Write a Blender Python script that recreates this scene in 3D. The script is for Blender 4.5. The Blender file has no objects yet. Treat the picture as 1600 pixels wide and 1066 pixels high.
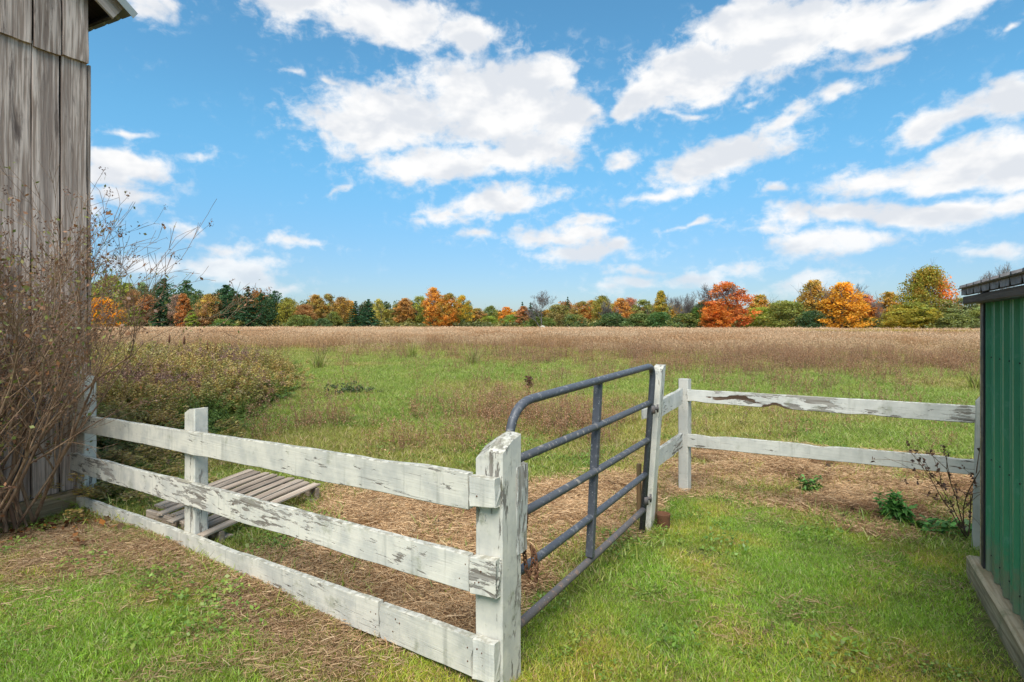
import bpy, math, random
import numpy as np
from mathutils import Vector, Matrix

R = math.radians
rng = np.random.default_rng(11)
random.seed(5)
scene = bpy.context.scene
COL = scene.collection

# ------------------------------------------------------------------ camera
# metres; the camera stands at the origin, eye height 1.6 m, looking along +Y, level
F, HZ, EYE = 888.9, 505.0, 1.6          # focal length in photo pixels, horizon row, eye height
cam_data = bpy.data.cameras.new('camera')
cam_data.sensor_width = 36.0
cam_data.lens = 20.0
cam_data.shift_y = -0.0175
cam_data.clip_start = 0.05
cam_data.clip_end = 3000.0
cam = bpy.data.objects.new('camera', cam_data)
COL.objects.link(cam)
cam.location = (0, 0, EYE)
cam.rotation_euler = (R(90), 0, 0)
scene.camera = cam

scene.view_settings.view_transform = 'Standard'
scene.view_settings.look = 'None'
scene.view_settings.exposure = 1.05
scene.view_settings.gamma = 1.0
scene.view_settings.use_curve_mapping = False
scene.cycles.max_bounces = 5
scene.cycles.diffuse_bounces = 3
scene.cycles.glossy_bounces = 2
scene.cycles.transmission_bounces = 3
scene.cycles.use_denoising = True
scene.cycles.sample_clamp_indirect = 6.0

SUN_AZ, SUN_EL = R(190), R(57)          # azimuth clockwise from +Y: high behind the camera

# ------------------------------------------------------------------ node helper
class NT:
    def __init__(s, tree):
        s.t = tree; s.n = tree.nodes; s.l = tree.links
    def __call__(s, kind, **kw):
        nd = s.n.new(kind)
        ins = kw.pop('ins', {})
        for k, v in kw.items(): setattr(nd, k, v)
        for k, v in ins.items(): s.set(nd, k, v)
        return nd
    def set(s, nd, k, v):
        sock = nd.inputs[k]
        if hasattr(v, 'is_output') : s.l.new(v, sock)
        elif hasattr(v, 'outputs'): s.l.new(v.outputs[0], sock)
        else: sock.default_value = v
    def m(s, op, a, b=None, c=None, clamp=False):
        nd = s.n.new('ShaderNodeMath'); nd.operation = op; nd.use_clamp = clamp
        for i, v in enumerate((a, b, c)):
            if v is not None: s.set(nd, i, v)
        return nd.outputs[0]
    def v(s, op, a, b=None, out=0):
        nd = s.n.new('ShaderNodeVectorMath'); nd.operation = op
        for i, v in enumerate((a, b)):
            if v is not None: s.set(nd, i, v)
        return nd.outputs[out]
    def ramp(s, val, lo, hi, a=0.0, b=1.0, smooth=True):
        nd = s.n.new('ShaderNodeMapRange'); nd.interpolation_type = 'SMOOTHSTEP' if smooth else 'LINEAR'
        for k, v in zip(('Value', 'From Min', 'From Max', 'To Min', 'To Max'), (val, lo, hi, a, b)): s.set(nd, k, v)
        return nd.outputs[0]
    def mix(s, f, a, b, blend='MIX'):
        nd = s.n.new('ShaderNodeMix'); nd.data_type = 'RGBA'; nd.blend_type = blend
        s.set(nd, 0, f)
        for i, v in ((6, a), (7, b)):
            if isinstance(v, tuple) and len(v) == 3: v = (*v, 1)
            s.set(nd, i, v)
        return nd.outputs[2]
    def noise(s, vec, scale, detail=4, rough=0.55, dist=0.0, out=0):
        nd = s.n.new('ShaderNodeTexNoise')
        s.set(nd, 'Vector', vec)
        for k, v in (('Scale', scale), ('Detail', detail), ('Roughness', rough), ('Distortion', dist)): nd.inputs[k].default_value = v
        return nd.outputs[out]

# ------------------------------------------------------------------ sky: Nishita sky with a field of clouds fixed in the world
def build_world():
    w = bpy.data.worlds.new('World'); scene.world = w; w.use_nodes = True
    t = w.node_tree; t.nodes.clear(); N = NT(t)
    out = N('ShaderNodeOutputWorld'); bg = N('ShaderNodeBackground')
    t.links.new(bg.outputs[0], out.inputs[0])
    sky = N('ShaderNodeTexSky', sky_type='NISHITA', sun_disc=False, sun_elevation=SUN_EL, sun_rotation=SUN_AZ,
            altitude=200.0, air_density=1.0, dust_density=0.6, ozone_density=2.2)
    tc = N('ShaderNodeTexCoord')
    d = tc.outputs['Generated']
    sep = N('ShaderNodeSeparateXYZ', ins={0: d})
    az = N.m('ARCTAN2', sep.outputs[0], sep.outputs[1])
    el = N.m('ARCSINE', sep.outputs[2])
    p0 = N('ShaderNodeCombineXYZ', ins={0: az, 1: el}).outputs[0]
    # domain warp so that no outline stays an ellipse
    w1 = N.noise(N.v('MULTIPLY', p0, (1, 1.5, 1)), 7.0, 3, 0.6, out=1)
    w1 = N.v('MULTIPLY', N.v('SUBTRACT', w1, (.5, .5, .5)), (.15, .075, 0))
    p = N.v('ADD', p0, w1)
    def azel(px, py):
        u, v = (px - 800) / F, (HZ - py) / F
        return math.atan2(u, 1), math.atan2(v, math.sqrt(1 + u * u))
    blobs = [  # cloud banks: centre, half width, half height, tilt (degrees, up to the right)
        (250, 8, 48, 24, 0), (470, 10, 150, 34, 0), (610, 28, 140, 46, -6), (735, 62, 60, 34, -10),
        (610, 180, 150, 66, 10), (770, 160, 170, 84, 0), (680, 255, 125, 36, 4), (880, 190, 75, 48, 8), (860, 120, 60, 46, 0), (800, 235, 110, 40, 0),
        (1080, 110, 120, 56, 14), (1230, 62, 200, 62, 8), (1400, 36, 150, 44, 6), (1000, 146, 48, 40, 30), (1180, 36, 120, 50, 0), (1380, 93, 52, 18, 5), (1500, 6, 70, 24, 0),
        (1235, 182, 72, 17, 8), (1315, 152, 40, 15, 20), (1160, 152, 28, 11, 10), (1062, 176, 36, 8, 0),
        (1130, 246, 116, 38, 10), (978, 240, 34, 15, 14), (1025, 302, 56, 15, 6), (1212, 305, 22, 10, 10),
        (1480, 188, 115, 32, 10), (1580, 160, 70, 40, 8), (1575, 48, 22, 12, 30),
        (1370, 282, 130, 28, 12), (1500, 255, 130, 40, 8), (1590, 250, 90, 55, 0), (1290, 335, 130, 25, 4), (1470, 325, 160, 32, 2), (1580, 320, 70, 28, 0), (1275, 384, 100, 27, 3), (1545, 394, 90, 15, 0),
        (775, 318, 112, 26, 10), (695, 338, 55, 12, 10), (915, 341, 70, 11, 3), (745, 362, 48, 12, 5), (870, 368, 70, 22, 0), (915, 395, 100, 23, 4),
        (185, 262, 84, 36, -6), (195, 308, 64, 22, 10), (95, 300, 70, 70, 0), (285, 356, 46, 15, 5), (365, 385, 60, 20, 0), (365, 420, 76, 26, 0), (470, 383, 56, 10, -4), (250, 410, 80, 16, 0),
        (1090, 434, 120, 13, 6), (1250, 443, 90, 13, 4), (980, 448, 70, 12, 0), (420, 440, 50, 10, 0), (1000, 425, 60, 8, 0),
        (458, 110, 36, 9, -14), (515, 122, 34, 8, -12), (315, 243, 24, 6, 0), (522, 297, 22, 7, 14), (210, 205, 40, 7, 0), (1090, 350, 40, 8, 5),
    ]
    acc = None
    for cx, cy, rx, ry, tilt in blobs:
        a, e = azel(cx, cy)
        # local angular size at that place
        ax = abs(azel(cx + rx, cy)[0] - azel(cx - rx, cy)[0]) / 2
        ey = abs(azel(cx, cy - ry)[1] - azel(cx, cy + ry)[1]) / 2
        mp = N('ShaderNodeMapping', vector_type='TEXTURE', ins={0: p})
        mp.inputs['Location'].default_value = (a, e, 0)
        mp.inputs['Rotation'].default_value = (0, 0, R(tilt * .9))
        mp.inputs['Scale'].default_value = (ax, ey, 1)
        k = min(1.4, .35 + ry / 40)                     # small wisps are mostly noise
        v = N.m('MULTIPLY_ADD', N.v('LENGTH', mp.outputs[0], out=1), -k, k - .10 * max(0, 1 - k))
        acc = v if acc is None else N.m('SMOOTH_MAX', acc, v, 0.22)
    # the same kind of clouds go on outside the picture
    g = N.noise(N.v('MULTIPLY', p, (1, 2.0, 1)), 3.2, 4, 0.55)
    gen = N.m('MULTIPLY', N.m('SUBTRACT', g, 0.545), 7.0)
    inside = N.m('MULTIPLY', N.ramp(N.m('ABSOLUTE', az), 0.78, 0.95, 1, 0), N.ramp(el, 0.50, 0.66, 1, 0))
    field = N.m('ADD', N.m('MULTIPLY', acc, inside), N.m('MULTIPLY', gen, N.m('SUBTRACT', 1.0, inside)))
    field = N.m('MAXIMUM', field, -0.9)
    q = N.v('MULTIPLY', p0, (1, 1.75, 1))
    n = N.noise(q, 11.0, 6, 0.60, 0.2)
    nf = N.noise(N.v('MULTIPLY', p0, (1, 1.25, 1)), 38.0, 4, 0.62, 0.3)
    dens = N.m('ADD', field, N.m('ADD', N.m('MULTIPLY', N.m('SUBTRACT', n, .5), 1.9), N.m('MULTIPLY', N.m('SUBTRACT', nf, .5), .95)))
    cov = N.ramp(dens, -0.16, 0.62)
    veil = N.m('MULTIPLY', N.ramp(dens, -0.75, 0.15), N.ramp(nf, 0.46, 0.70, 0, 0.34))    # thin torn vapour round the banks
    cov = N.m('MAXIMUM', cov, veil)
    # relief: compare the noise here with the noise a little higher up
    nb = N.noise(N.v('ADD', q, (0.006, 0.050, 0)), 8.0, 4, 0.55, 0.2)
    na = N.noise(q, 8.0, 4, 0.55, 0.2)
    rel = N.m('SUBTRACT', na, nb)
    sh = N.ramp(N.m('ADD', N.m('MULTIPLY', rel, 1.6), N.m('MULTIPLY', dens, -0.17)), -0.34, 0.10)
    ccol = N.mix(sh, (6.2, 6.5, 6.95), (8.1, 8.1, 8.1))
    # clear blue of the photograph: a slightly deeper Nishita blue
    grade = N.mix(N.ramp(el, 0.02, 0.34), (0.70, 0.84, 1.03), (0.84, 1.52, 1.56))
    blue = N.mix(1.0, sky.outputs[0], grade, 'MULTIPLY')
    fade = N.m('MULTIPLY', cov, N.ramp(el, 0.0, 0.16, 0.60, 1.0))
    fin = N.mix(fade, blue, ccol)
    t.links.new(fin, bg.inputs[0])
    bg.inputs[1].default_value = 0.06
    w.cycles.sampling_method = 'NONE'
build_world()

sun_data = bpy.data.lights.new('sun', 'SUN')
sun_data.energy = 2.7
sun_data.angle = R(42)
sun_data.color = (1.0, 0.965, 0.91)
sun = bpy.data.objects.new('sun', sun_data)
COL.objects.link(sun)
sd = Vector((math.sin(SUN_AZ) * math.cos(SUN_EL), math.cos(SUN_AZ) * math.cos(SUN_EL), math.sin(SUN_EL)))
sun.rotation_euler = sd.to_track_quat('Z', 'Y').to_euler()
sun.location = sd * 60

# ------------------------------------------------------------------ general helpers
def W(px, py, d):
    """the point of the place seen at photo pixel (px, py) at depth d metres"""
    return Vector(((px - 800) / F * d, d, EYE - (py - HZ) / F * d))
def G(px, py, z=0.0):
    """the ground point (height z) seen at a photo pixel"""
    d = (EYE - z) * F / (py - HZ)
    return Vector(((px - 800) / F * d, d, z))

def tag(o, label=None, cat=None, group=None, kind=None):
    if label: o['label'] = label
    if cat: o['category'] = cat
    if group: o['group'] = group
    if kind: o['kind'] = kind
    return o
def empty(name, loc=(0, 0, 0), rz=0.0):
    o = bpy.data.objects.new(name, None); COL.objects.link(o)
    o.location = loc; o.rotation_euler = (0, 0, rz); o.empty_display_size = .2
    return o
def link(name, me, mat=None, parent=None, world=None):
    o = bpy.data.objects.new(name, me); COL.objects.link(o)
    if mat is not None and not me.materials: me.materials.append(mat)
    if parent is not None:
        o.parent = parent
        bpy_m = parent_matrix(parent).inverted()
        o.matrix_local = bpy_m @ (world if world is not None else Matrix.Identity(4))
    elif world is not None: o.matrix_world = world
    return o
def parent_matrix(p):
    m = p.matrix_basis.copy()
    while p.parent: p = p.parent; m = p.matrix_basis @ m
    return m

class MB:
    """collects polygons; mesh() gives ONE mesh"""
    def __init__(s): s.v = []; s.f = []; s.c = []
    def add(s, verts, faces, col=None):
        o = len(s.v); s.v.extend([tuple(x) for x in verts]); s.f.extend([tuple(i + o for i in f) for f in faces])
        if col is not None: s.c.extend([col] * len(verts))
    def box(s, c, sz, M=None):
        x, y, z = sz[0] / 2, sz[1] / 2, sz[2] / 2
        vs = [Vector((c[0] + i * x, c[1] + j * y, c[2] + k * z)) for k in (-1, 1) for j in (-1, 1) for i in (-1, 1)]
        if M: vs = [M @ v for v in vs]
        s.add(vs, [(0, 2, 3, 1), (4, 5, 7, 6), (0, 1, 5, 4), (2, 6, 7, 3), (0, 4, 6, 2), (1, 3, 7, 5)])
    def tube(s, pts, rad, sides=6, cap=True, col=None):
        pts = [Vector(p) for p in pts]; n = len(pts)
        if not hasattr(rad, '__len__'): rad = [rad] * n
        t0 = (pts[1] - pts[0]).normalized()
        u = t0.orthogonal().normalized()
        vs = []
        for i in range(n):
            t = (pts[min(i + 1, n - 1)] - pts[max(i - 1, 0)])
            if t.length < 1e-9: t = t0
            t.normalize()
            u = (u - t * u.dot(t))
            u = u.normalized() if u.length > 1e-6 else t.orthogonal().normalized()
            w = t.cross(u)
            for k in range(sides):
                a = 2 * math.pi * k / sides
                vs.append(pts[i] + (u * math.cos(a) + w * math.sin(a)) * rad[i])
        fs = [(i * sides + k, i * sides + (k + 1) % sides, (i + 1) * sides + (k + 1) % sides, (i + 1) * sides + k) for i in range(n - 1) for k in range(sides)]
        if cap:
            fs.append(tuple(range(sides))[::-1]); fs.append(tuple((n - 1) * sides + k for k in range(sides)))
        s.add(vs, fs, col)
    def mesh(s, name, smooth=False):
        me = bpy.data.meshes.new(name); me.from_pydata([tuple(v) for v in s.v], [], s.f)
        if s.c and len(s.c) == len(s.v): set_col(me, np.array(s.c))
        me.validate(); me.update()
        if smooth: me.shade_smooth()
        return me
def set_col(me, c):
    a = me.attributes.new('col', 'FLOAT_COLOR', 'POINT')
    c = np.asarray(c, dtype=np.float32)
    if c.shape[1] == 3: c = np.hstack([c, np.ones((len(c), 1), np.float32)])
    a.data.foreach_set('color', c.ravel())
def np_mesh(name, V, Fc, col=None, smooth=False):
    """mesh from numpy arrays; faces all of one size"""
    V = np.asarray(V, np.float32); Fc = np.asarray(Fc, np.int32); k = Fc.shape[1]
    me = bpy.data.meshes.new(name)
    me.vertices.add(len(V)); me.vertices.foreach_set('co', V.ravel())
    me.loops.add(Fc.size); me.loops.foreach_set('vertex_index', Fc.ravel())
    me.polygons.add(len(Fc)); me.polygons.foreach_set('loop_start', np.arange(0, Fc.size, k, dtype=np.int32))
    me.update(calc_edges=True)
    if col is not None: set_col(me, col)
    if smooth: me.shade_smooth()
    return me

# value noise in numpy
def _h(ix, iy, s):
    n = (ix.astype(np.int64) * 374761393 + iy.astype(np.int64) * 668265263 + s * 1442695041) & 0x7fffffff
    n = ((n ^ (n >> 13)) * 1274126177) & 0x7fffffff
    return ((n ^ (n >> 16)) & 0xffff) / 65535.0
def vnoise(x, y, s=0):
    x = np.asarray(x, float); y = np.asarray(y, float)
    ix, iy = np.floor(x), np.floor(y); fx, fy = x - ix, y - iy
    fx = fx * fx * (3 - 2 * fx); fy = fy * fy * (3 - 2 * fy)
    a, b, c, d = _h(ix, iy, s), _h(ix + 1, iy, s), _h(ix, iy + 1, s), _h(ix + 1, iy + 1, s)
    return (a * (1 - fx) + b * fx) * (1 - fy) + (c * (1 - fx) + d * fx) * fy
def fbm(x, y, s=0, o=4):
    v = 0; a = .5; x = np.asarray(x, float); y = np.asarray(y, float)
    for k in range(o):
        v = v + a * vnoise(x, y, s + k * 7); a *= .5; x = x * 2.03 + 3.1; y = y * 2.03 + 1.7
    return v / (1 - .5 ** o)
def sstep(a, b, x):
    t = np.clip((np.asarray(x, float) - a) / (b - a), 0, 1); return t * t * (3 - 2 * t)
def poly_sd(x, y, poly):
    """signed distance to a polygon, positive inside"""
    x = np.asarray(x, float); y = np.asarray(y, float)
    dmin = np.full(x.shape, 1e9); ins = np.zeros(x.shape, bool)
    n = len(poly)
    for i in range(n):
        ax, ay = poly[i][:2]; bx, by = poly[(i + 1) % n][:2]
        ex, ey = bx - ax, by - ay
        t = np.clip(((x - ax) * ex + (y - ay) * ey) / (ex * ex + ey * ey + 1e-12), 0, 1)
        dmin = np.minimum(dmin, np.hypot(x - ax - t * ex, y - ay - t * ey))
        c = ((ay > y) != (by > y)) & (x < ex * (y - ay) / (ey if abs(ey) > 1e-9 else 1e-9) + ax)
        ins ^= c
    return np.where(ins, dmin, -dmin)
# ------------------------------------------------------------------ key lines of the place (world metres)
A_N, A_L = Vector((-0.06, 2.43, 0)), Vector((-4.19, 5.40, 0))     # left fence: gate post end, barn end
A_DIR = (A_L - A_N).normalized()
A_NRM = Vector((A_DIR.y, -A_DIR.x, 0)); A_NRM = -A_NRM if A_NRM.y > 0 else A_NRM   # towards the camera
def A_depth(px):
    u = (px - 800) / F
    t = (u * A_N.y - A_N.x) / ((A_L.x - A_N.x) - u * (A_L.y - A_N.y))
    return A_N.y + t * (A_L.y - A_N.y)

# ground regions, traced on the ground plane
def gp(pts): return [tuple(G(x, y)[:2]) for x, y in pts]
LAWN_R = gp([(806, 1090), (806, 960), (900, 905), (1000, 835), (1008, 800), (1050, 772), (1110, 768), (1180, 786), (1280, 808), (1360, 836), (1440, 850), (1540, 862)]) + [(3.2, 3.9), (3.6, 3.0), (3.4, -2.5), (-0.4, -2.5), (-0.3, 2.2)]
LAWN_L = [(-0.08, 2.38)] + gp([(640, 1005), (430, 905), (270, 825), (150, 785), (20, 800)]) + [(-4.6, 4.4), (-6.6, 0.3), (-6.6, -2.5), (0, -2.5)]
THATCH = gp([(-60, 800), (110, 775), (190, 800), (330, 868), (420, 925), (600, 1010), (560, 1035), (400, 975), (290, 915), (160, 905), (-60, 895)])
THATCH2 = gp([(320, 900), (470, 930), (600, 1015), (480, 1030), (360, 960)])
HAY = gp([(505, 772), (600, 758), (735, 765), (820, 758), (960, 748), (1010, 735), (1010, 770), (930, 838), (860, 852), (800, 930), (736, 995), (690, 985), (540, 930), (392, 872), (440, 852), (505, 800)])
HAY_R = gp([(1012, 700), (1080, 694), (1250, 702), (1400, 712), (1560, 725), (1560, 835), (1440, 822), (1360, 834), (1280, 806), (1180, 783), (1110, 766), (1050, 770), (1012, 790)])
def regions(x, y):
    """0..1 masks of lawn, hay litter, thatch, dry tall field"""
    x = np.asarray(x, float); y = np.asarray(y, float)
    nz = (fbm(x * 2.1, y * 2.1, 3) - .5) * .9
    nz2 = (fbm(x * 5.5, y * 5.5, 9) - .5) * .45
    lawn = np.maximum(poly_sd(x, y, LAWN_R), poly_sd(x, y, LAWN_L))
    lawn = sstep(-.05, .07, lawn + nz2 * .25)
    hay = sstep(-.22, .16, np.maximum(poly_sd(x, y, HAY), poly_sd(x, y, HAY_R)) + nz * .45 + nz2 * .35)
    # green tongues in the right hand litter
    tongue = sstep(.50, .62, fbm(x * 1.3 + 4, y * 2.2, 21)) * sstep(-.1, .2, poly_sd(x, y, HAY_R))
    hay = hay * (1 - .75 * tongue)
    th = np.maximum(poly_sd(x, y, THATCH), poly_sd(x, y, THATCH2))
    thatch = sstep(-.22, .22, th + nz * .5 + nz2 * .6)
    hay = hay * (1 - lawn)
    far = y + (fbm(x * .12, y * .10, 5) - .5) * 22 + (fbm(x * .5, y * .4, 6) - .5) * 10 + x * .16
    dry = sstep(26, 48, far - (x < -2) * 3)
    return lawn, hay, thatch, dry
def ground_z(x, y):
    x = np.asarray(x, float); y = np.asarray(y, float)
    lawn, hay, thatch, dry = regions(x, y)
    z = (fbm(x * .9, y * .9, 31) - .5) * .05 + (fbm(x * 4, y * 4, 33) - .5) * .018
    z = z + hay * ((fbm(x * 3.2, y * 3.2, 35) - .45) * .10)
    z = z - .15 * sstep(2.4, 4.1, -x) * sstep(3.4, 4.9, y) * (1 - sstep(9, 14, y))
    near = 1 - sstep(20, 60, np.hypot(x, y))
    return z * near

# ------------------------------------------------------------------ ground sheet
def build_ground():
    def axis(lo, hi, fine_lo, fine_hi, step, grow):
        a = list(np.arange(fine_lo, fine_hi + 1e-6, step)); s = step; v = a[-1]
        while v < hi: s *= grow; v += s; a.append(min(v, hi))
        s = step; v = a[0]; b = []
        while v > lo: s *= grow; v -= s; b.append(max(v, lo))
        return np.array(b[::-1] + a)
    xs = axis(-1500, 1500, -5, 4, .06, 1.06); ys = axis(-60, 2200, 1.0, 8, .06, 1.05)
    X, Y = np.meshgrid(xs, ys)
    Z = ground_z(X, Y)
    lawn, hay, thatch, dry = regions(X, Y)
    V = np.stack([X, Y, Z], -1).reshape(-1, 3)
    nx, ny = len(xs), len(ys)
    i = (np.arange(ny - 1)[:, None] * nx + np.arange(nx - 1)[None]).ravel()
    Fc = np.stack([i, i + 1, i + nx + 1, i + nx], 1)
    me = np_mesh('ground', V, Fc, smooth=True)
    for k, a in (('lawn', lawn), ('hay', hay), ('thatch', thatch), ('dry', dry)):
        at = me.attributes.new(k, 'FLOAT', 'POINT'); at.data.foreach_set('value', a.astype(np.float32).ravel())
    m = bpy.data.materials.new('ground_soil'); m.use_nodes = True
    t = m.node_tree; N = NT(t); b = t.nodes['Principled BSDF']
    pos = N('ShaderNodeNewGeometry').outputs['Position']
    at = lambda k: N('ShaderNodeAttribute', attribute_name=k).outputs['Fac']
    n1 = N.noise(pos, 3.0, 6, .6); n2 = N.noise(pos, 26.0, 5, .65); n3 = N.noise(pos, 0.35, 4, .6)
    past = N.mix(N.ramp(n1, .35, .68), (.085, .105, .022), (.15, .125, .055))
    past = N.mix(N.ramp(n3, .42, .66, 0, .6), past, (.16, .13, .06))
    grass = N.mix(N.ramp(n2, .35, .65), (.060, .080, .016), (.14, .13, .05))
    hay = N.mix(N.ramp(n2, .32, .66), (.11, .065, .035), (.34, .235, .14))
    hay = N.mix(N.ramp(n1, .56, .76, 0, .75), hay, (.075, .045, .028))
    th = N.mix(N.ramp(n2, .3, .7), (.12, .08, .045), (.34, .25, .15))
    dry = N.mix(N.ramp(n1, .35, .65), (.20, .135, .085), (.30, .21, .14))
    c = N.mix(at('dry'), past, dry)
    c = N.mix(at('lawn'), c, grass)
    c = N.mix(at('hay'), c, hay)
    c = N.mix(N.m('MULTIPLY', at('thatch'), .85), c, th)
    t.links.new(c, b.inputs['Base Color']); b.inputs['Roughness'].default_value = .95
    b.inputs['Specular IOR Level'].default_value = .1
    bp = N('ShaderNodeBump', ins={'Height': N.noise(pos, 60, 5, .7), 'Strength': .6, 'Distance': .02})
    t.links.new(bp.outputs[0], b.inputs['Normal'])
    tag(link('ground', me, m), kind='structure')
build_ground()
# ------------------------------------------------------------------ materials
def new_mat(name):
    m = bpy.data.materials.new(name); m.use_nodes = True
    t = m.node_tree; return m, NT(t), t.nodes['Principled BSDF'], t
def local(N, sx=1, sy=1, sz=1):
    """object coordinates, shifted by a random amount for each object"""
    tc = N('ShaderNodeTexCoord').outputs['Object']
    oi = N('ShaderNodeObjectInfo').outputs['Random']
    off = N('ShaderNodeCombineXYZ', ins={0: N.m('MULTIPLY', oi, 37.0), 1: N.m('MULTIPLY', oi, 11.0), 2: N.m('MULTIPLY', oi, 23.0)}).outputs[0]
    return N.v('MULTIPLY', N.v('ADD', tc, off), (sx, sy, sz))
def wood_colour(N, axis, a, b, c):
    """weathered grain running along one local axis; gives colour and grain height"""
    s = [42, 42, 42]; s[axis] = 1.6
    g = N.noise(local(N, *s), 1.0, 6, .62, .35)
    s2 = [9, 9, 9]; s2[axis] = .7
    g2 = N.noise(local(N, *s2), 1.0, 4, .55, .6)
    s3 = [110, 110, 110]; s3[axis] = 2.2
    g3 = N.noise(local(N, *s3), 1.0, 3, .6)
    col = N.mix(N.ramp(g, .40, .60), a, b)
    col = N.mix(N.ramp(g2, .48, .70, 0, .8), col, c)
    col = N.mix(N.ramp(g3, .58, .72, 0, .55), col, tuple(x * .35 for x in a))
    return col, N.m('ADD', g, N.m('MULTIPLY', g3, .5))
def mat_paint(name, axis=0, peel=.5, dirt=.5, tone=(.64, .63, .60), moss=.5):
    m, N, b, t = new_mat(name)
    wood, gh = wood_colour(N, axis, (.20, .17, .14), (.36, .33, .29), (.13, .12, .10))
    s = [26, 26, 26]; s[axis] = 6.5
    p1 = N.noise(local(N, *s), 1.0, 8, .68, .4)
    s = [3.4, 3.4, 3.4]; s[axis] = 1.1
    p2 = N.noise(local(N, *s), 1.0, 3, .5)
    s = [70, 70, 70]; s[axis] = 7
    p3 = N.noise(local(N, *s), 1.0, 4, .6)
    pm = N.m('ADD', N.m('ADD', N.m('MULTIPLY', p1, .66), N.m('MULTIPLY', p2, .44)), N.m('MULTIPLY', p3, .30))
    oir = N('ShaderNodeObjectInfo').outputs['Random']
    pm = N.m('ADD', pm, N.m('MULTIPLY', N.m('SUBTRACT', oir, .5), .09))      # some boards have kept their paint better
    pm = N.ramp(pm, .90 - .20 * peel, .945 - .20 * peel)
    rot = N('ShaderNodeAttribute', attribute_name='rot').outputs['Fac']
    rot = N.ramp(N.m('ADD', rot, N.m('MULTIPLY', N.m('SUBTRACT', p1, .5), 1.6)), .50, .60)
    pm = N.m('MAXIMUM', pm, rot)
    # hairline checks in the paint along the grain
    s = [120, 120, 120]; s[axis] = 3.0
    ck = N.ramp(N.noise(local(N, *s), 1.0, 3, .6, .2), .66, .70)
    ck = N.m('MULTIPLY', ck, N.ramp(p2, .42, .62, .1, .85))
    white = N.mix(N.ramp(N.noise(local(N, 6, 6, 6), 1.0, 5, .6), .36, .66, 0, .8 * dirt), tone, (.46, .455, .42))
    s = [26, 26, 26]; s[2 if axis != 2 else 0] = 2.0
    stain = N.ramp(N.noise(local(N, *s), 1.0, 4, .6), .55, .75, 0, .55 * dirt)
    white = N.mix(stain, white, (.33, .325, .28))
    nrm = N('ShaderNodeNewGeometry').outputs['Normal']
    up = N.ramp(N('ShaderNodeSeparateXYZ', ins={0: nrm}).outputs[2], .35, .75)
    mm = N.noise(local(N, 30, 30, 30), 1.0, 5, .65)
    c = N.mix(N.m('MAXIMUM', pm, ck), white, wood)
    c = N.mix(N.m('MULTIPLY', rot, .9), c, N.mix(1.0, c, (.40, .25, .17), 'MULTIPLY'))
    c = N.mix(N.m('MULTIPLY', up, N.ramp(mm, .40, .62, .25, .9)), c, (.27, .25, .19))
    green = N.m('MULTIPLY', N.ramp(N.noise(local(N, 7, 7, 7), 1.0, 6, .7), .55, .72), moss)
    c = N.mix(green, c, (.22, .23, .13))
    oi = N('ShaderNodeObjectInfo').outputs['Random']
    c = N.mix(1.0, c, N('ShaderNodeCombineColor', ins={0: N.ramp(oi, 0, 1, .9, 1.03, False), 1: N.ramp(oi, 0, 1, .9, 1.03, False), 2: N.ramp(oi, 0, 1, .88, 1.02, False)}).outputs[0], 'MULTIPLY')
    t.links.new(c, b.inputs['Base Color'])
    t.links.new(N.ramp(pm, 0, 1, .55, .9), b.inputs['Roughness'])
    b.inputs['Specular IOR Level'].default_value = .25
    h = N.m('ADD', N.m('MULTIPLY', N.m('MAXIMUM', pm, ck), -.9), N.m('MULTIPLY', gh, .35))
    bp = N('ShaderNodeBump', ins={'Height': h, 'Strength': .75, 'Distance': .006})
    t.links.new(bp.outputs[0], b.inputs['Normal'])
    return m
def mat_wood(name, axis, a, b_, c, bump=.8, moss=0.0, stain=(.06, .045, .04), stain_amt=.5):
    m, N, b, t = new_mat(name)
    col, gh = wood_colour(N, axis, a, b_, c)
    s = [7, 7, 7]; s[axis] = 1.0
    st = N.ramp(N.noise(local(N, *s), 1.0, 7, .7, .5), .54, .70, 0, stain_amt)
    col = N.mix(st, col, stain)
    if moss: col = N.mix(N.ramp(N.noise(local(N, 5, 5, 5), 1.0, 6, .7), .48, .68, 0, moss), col, (.17, .18, .08))
    oi = N('ShaderNodeObjectInfo').outputs['Random']
    f = N.ramp(oi, 0, 1, .74, 1.12, False)
    col = N.mix(1.0, col, N('ShaderNodeCombineColor', ins={0: f, 1: f, 2: f}).outputs[0], 'MULTIPLY')
    t.links.new(col, b.inputs['Base Color']); b.inputs['Roughness'].default_value = .88
    b.inputs['Specular IOR Level'].default_value = .2
    bp = N('ShaderNodeBump', ins={'Height': gh, 'Strength': bump, 'Distance': .006})
    t.links.new(bp.outputs[0], b.inputs['Normal'])
    return m
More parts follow.
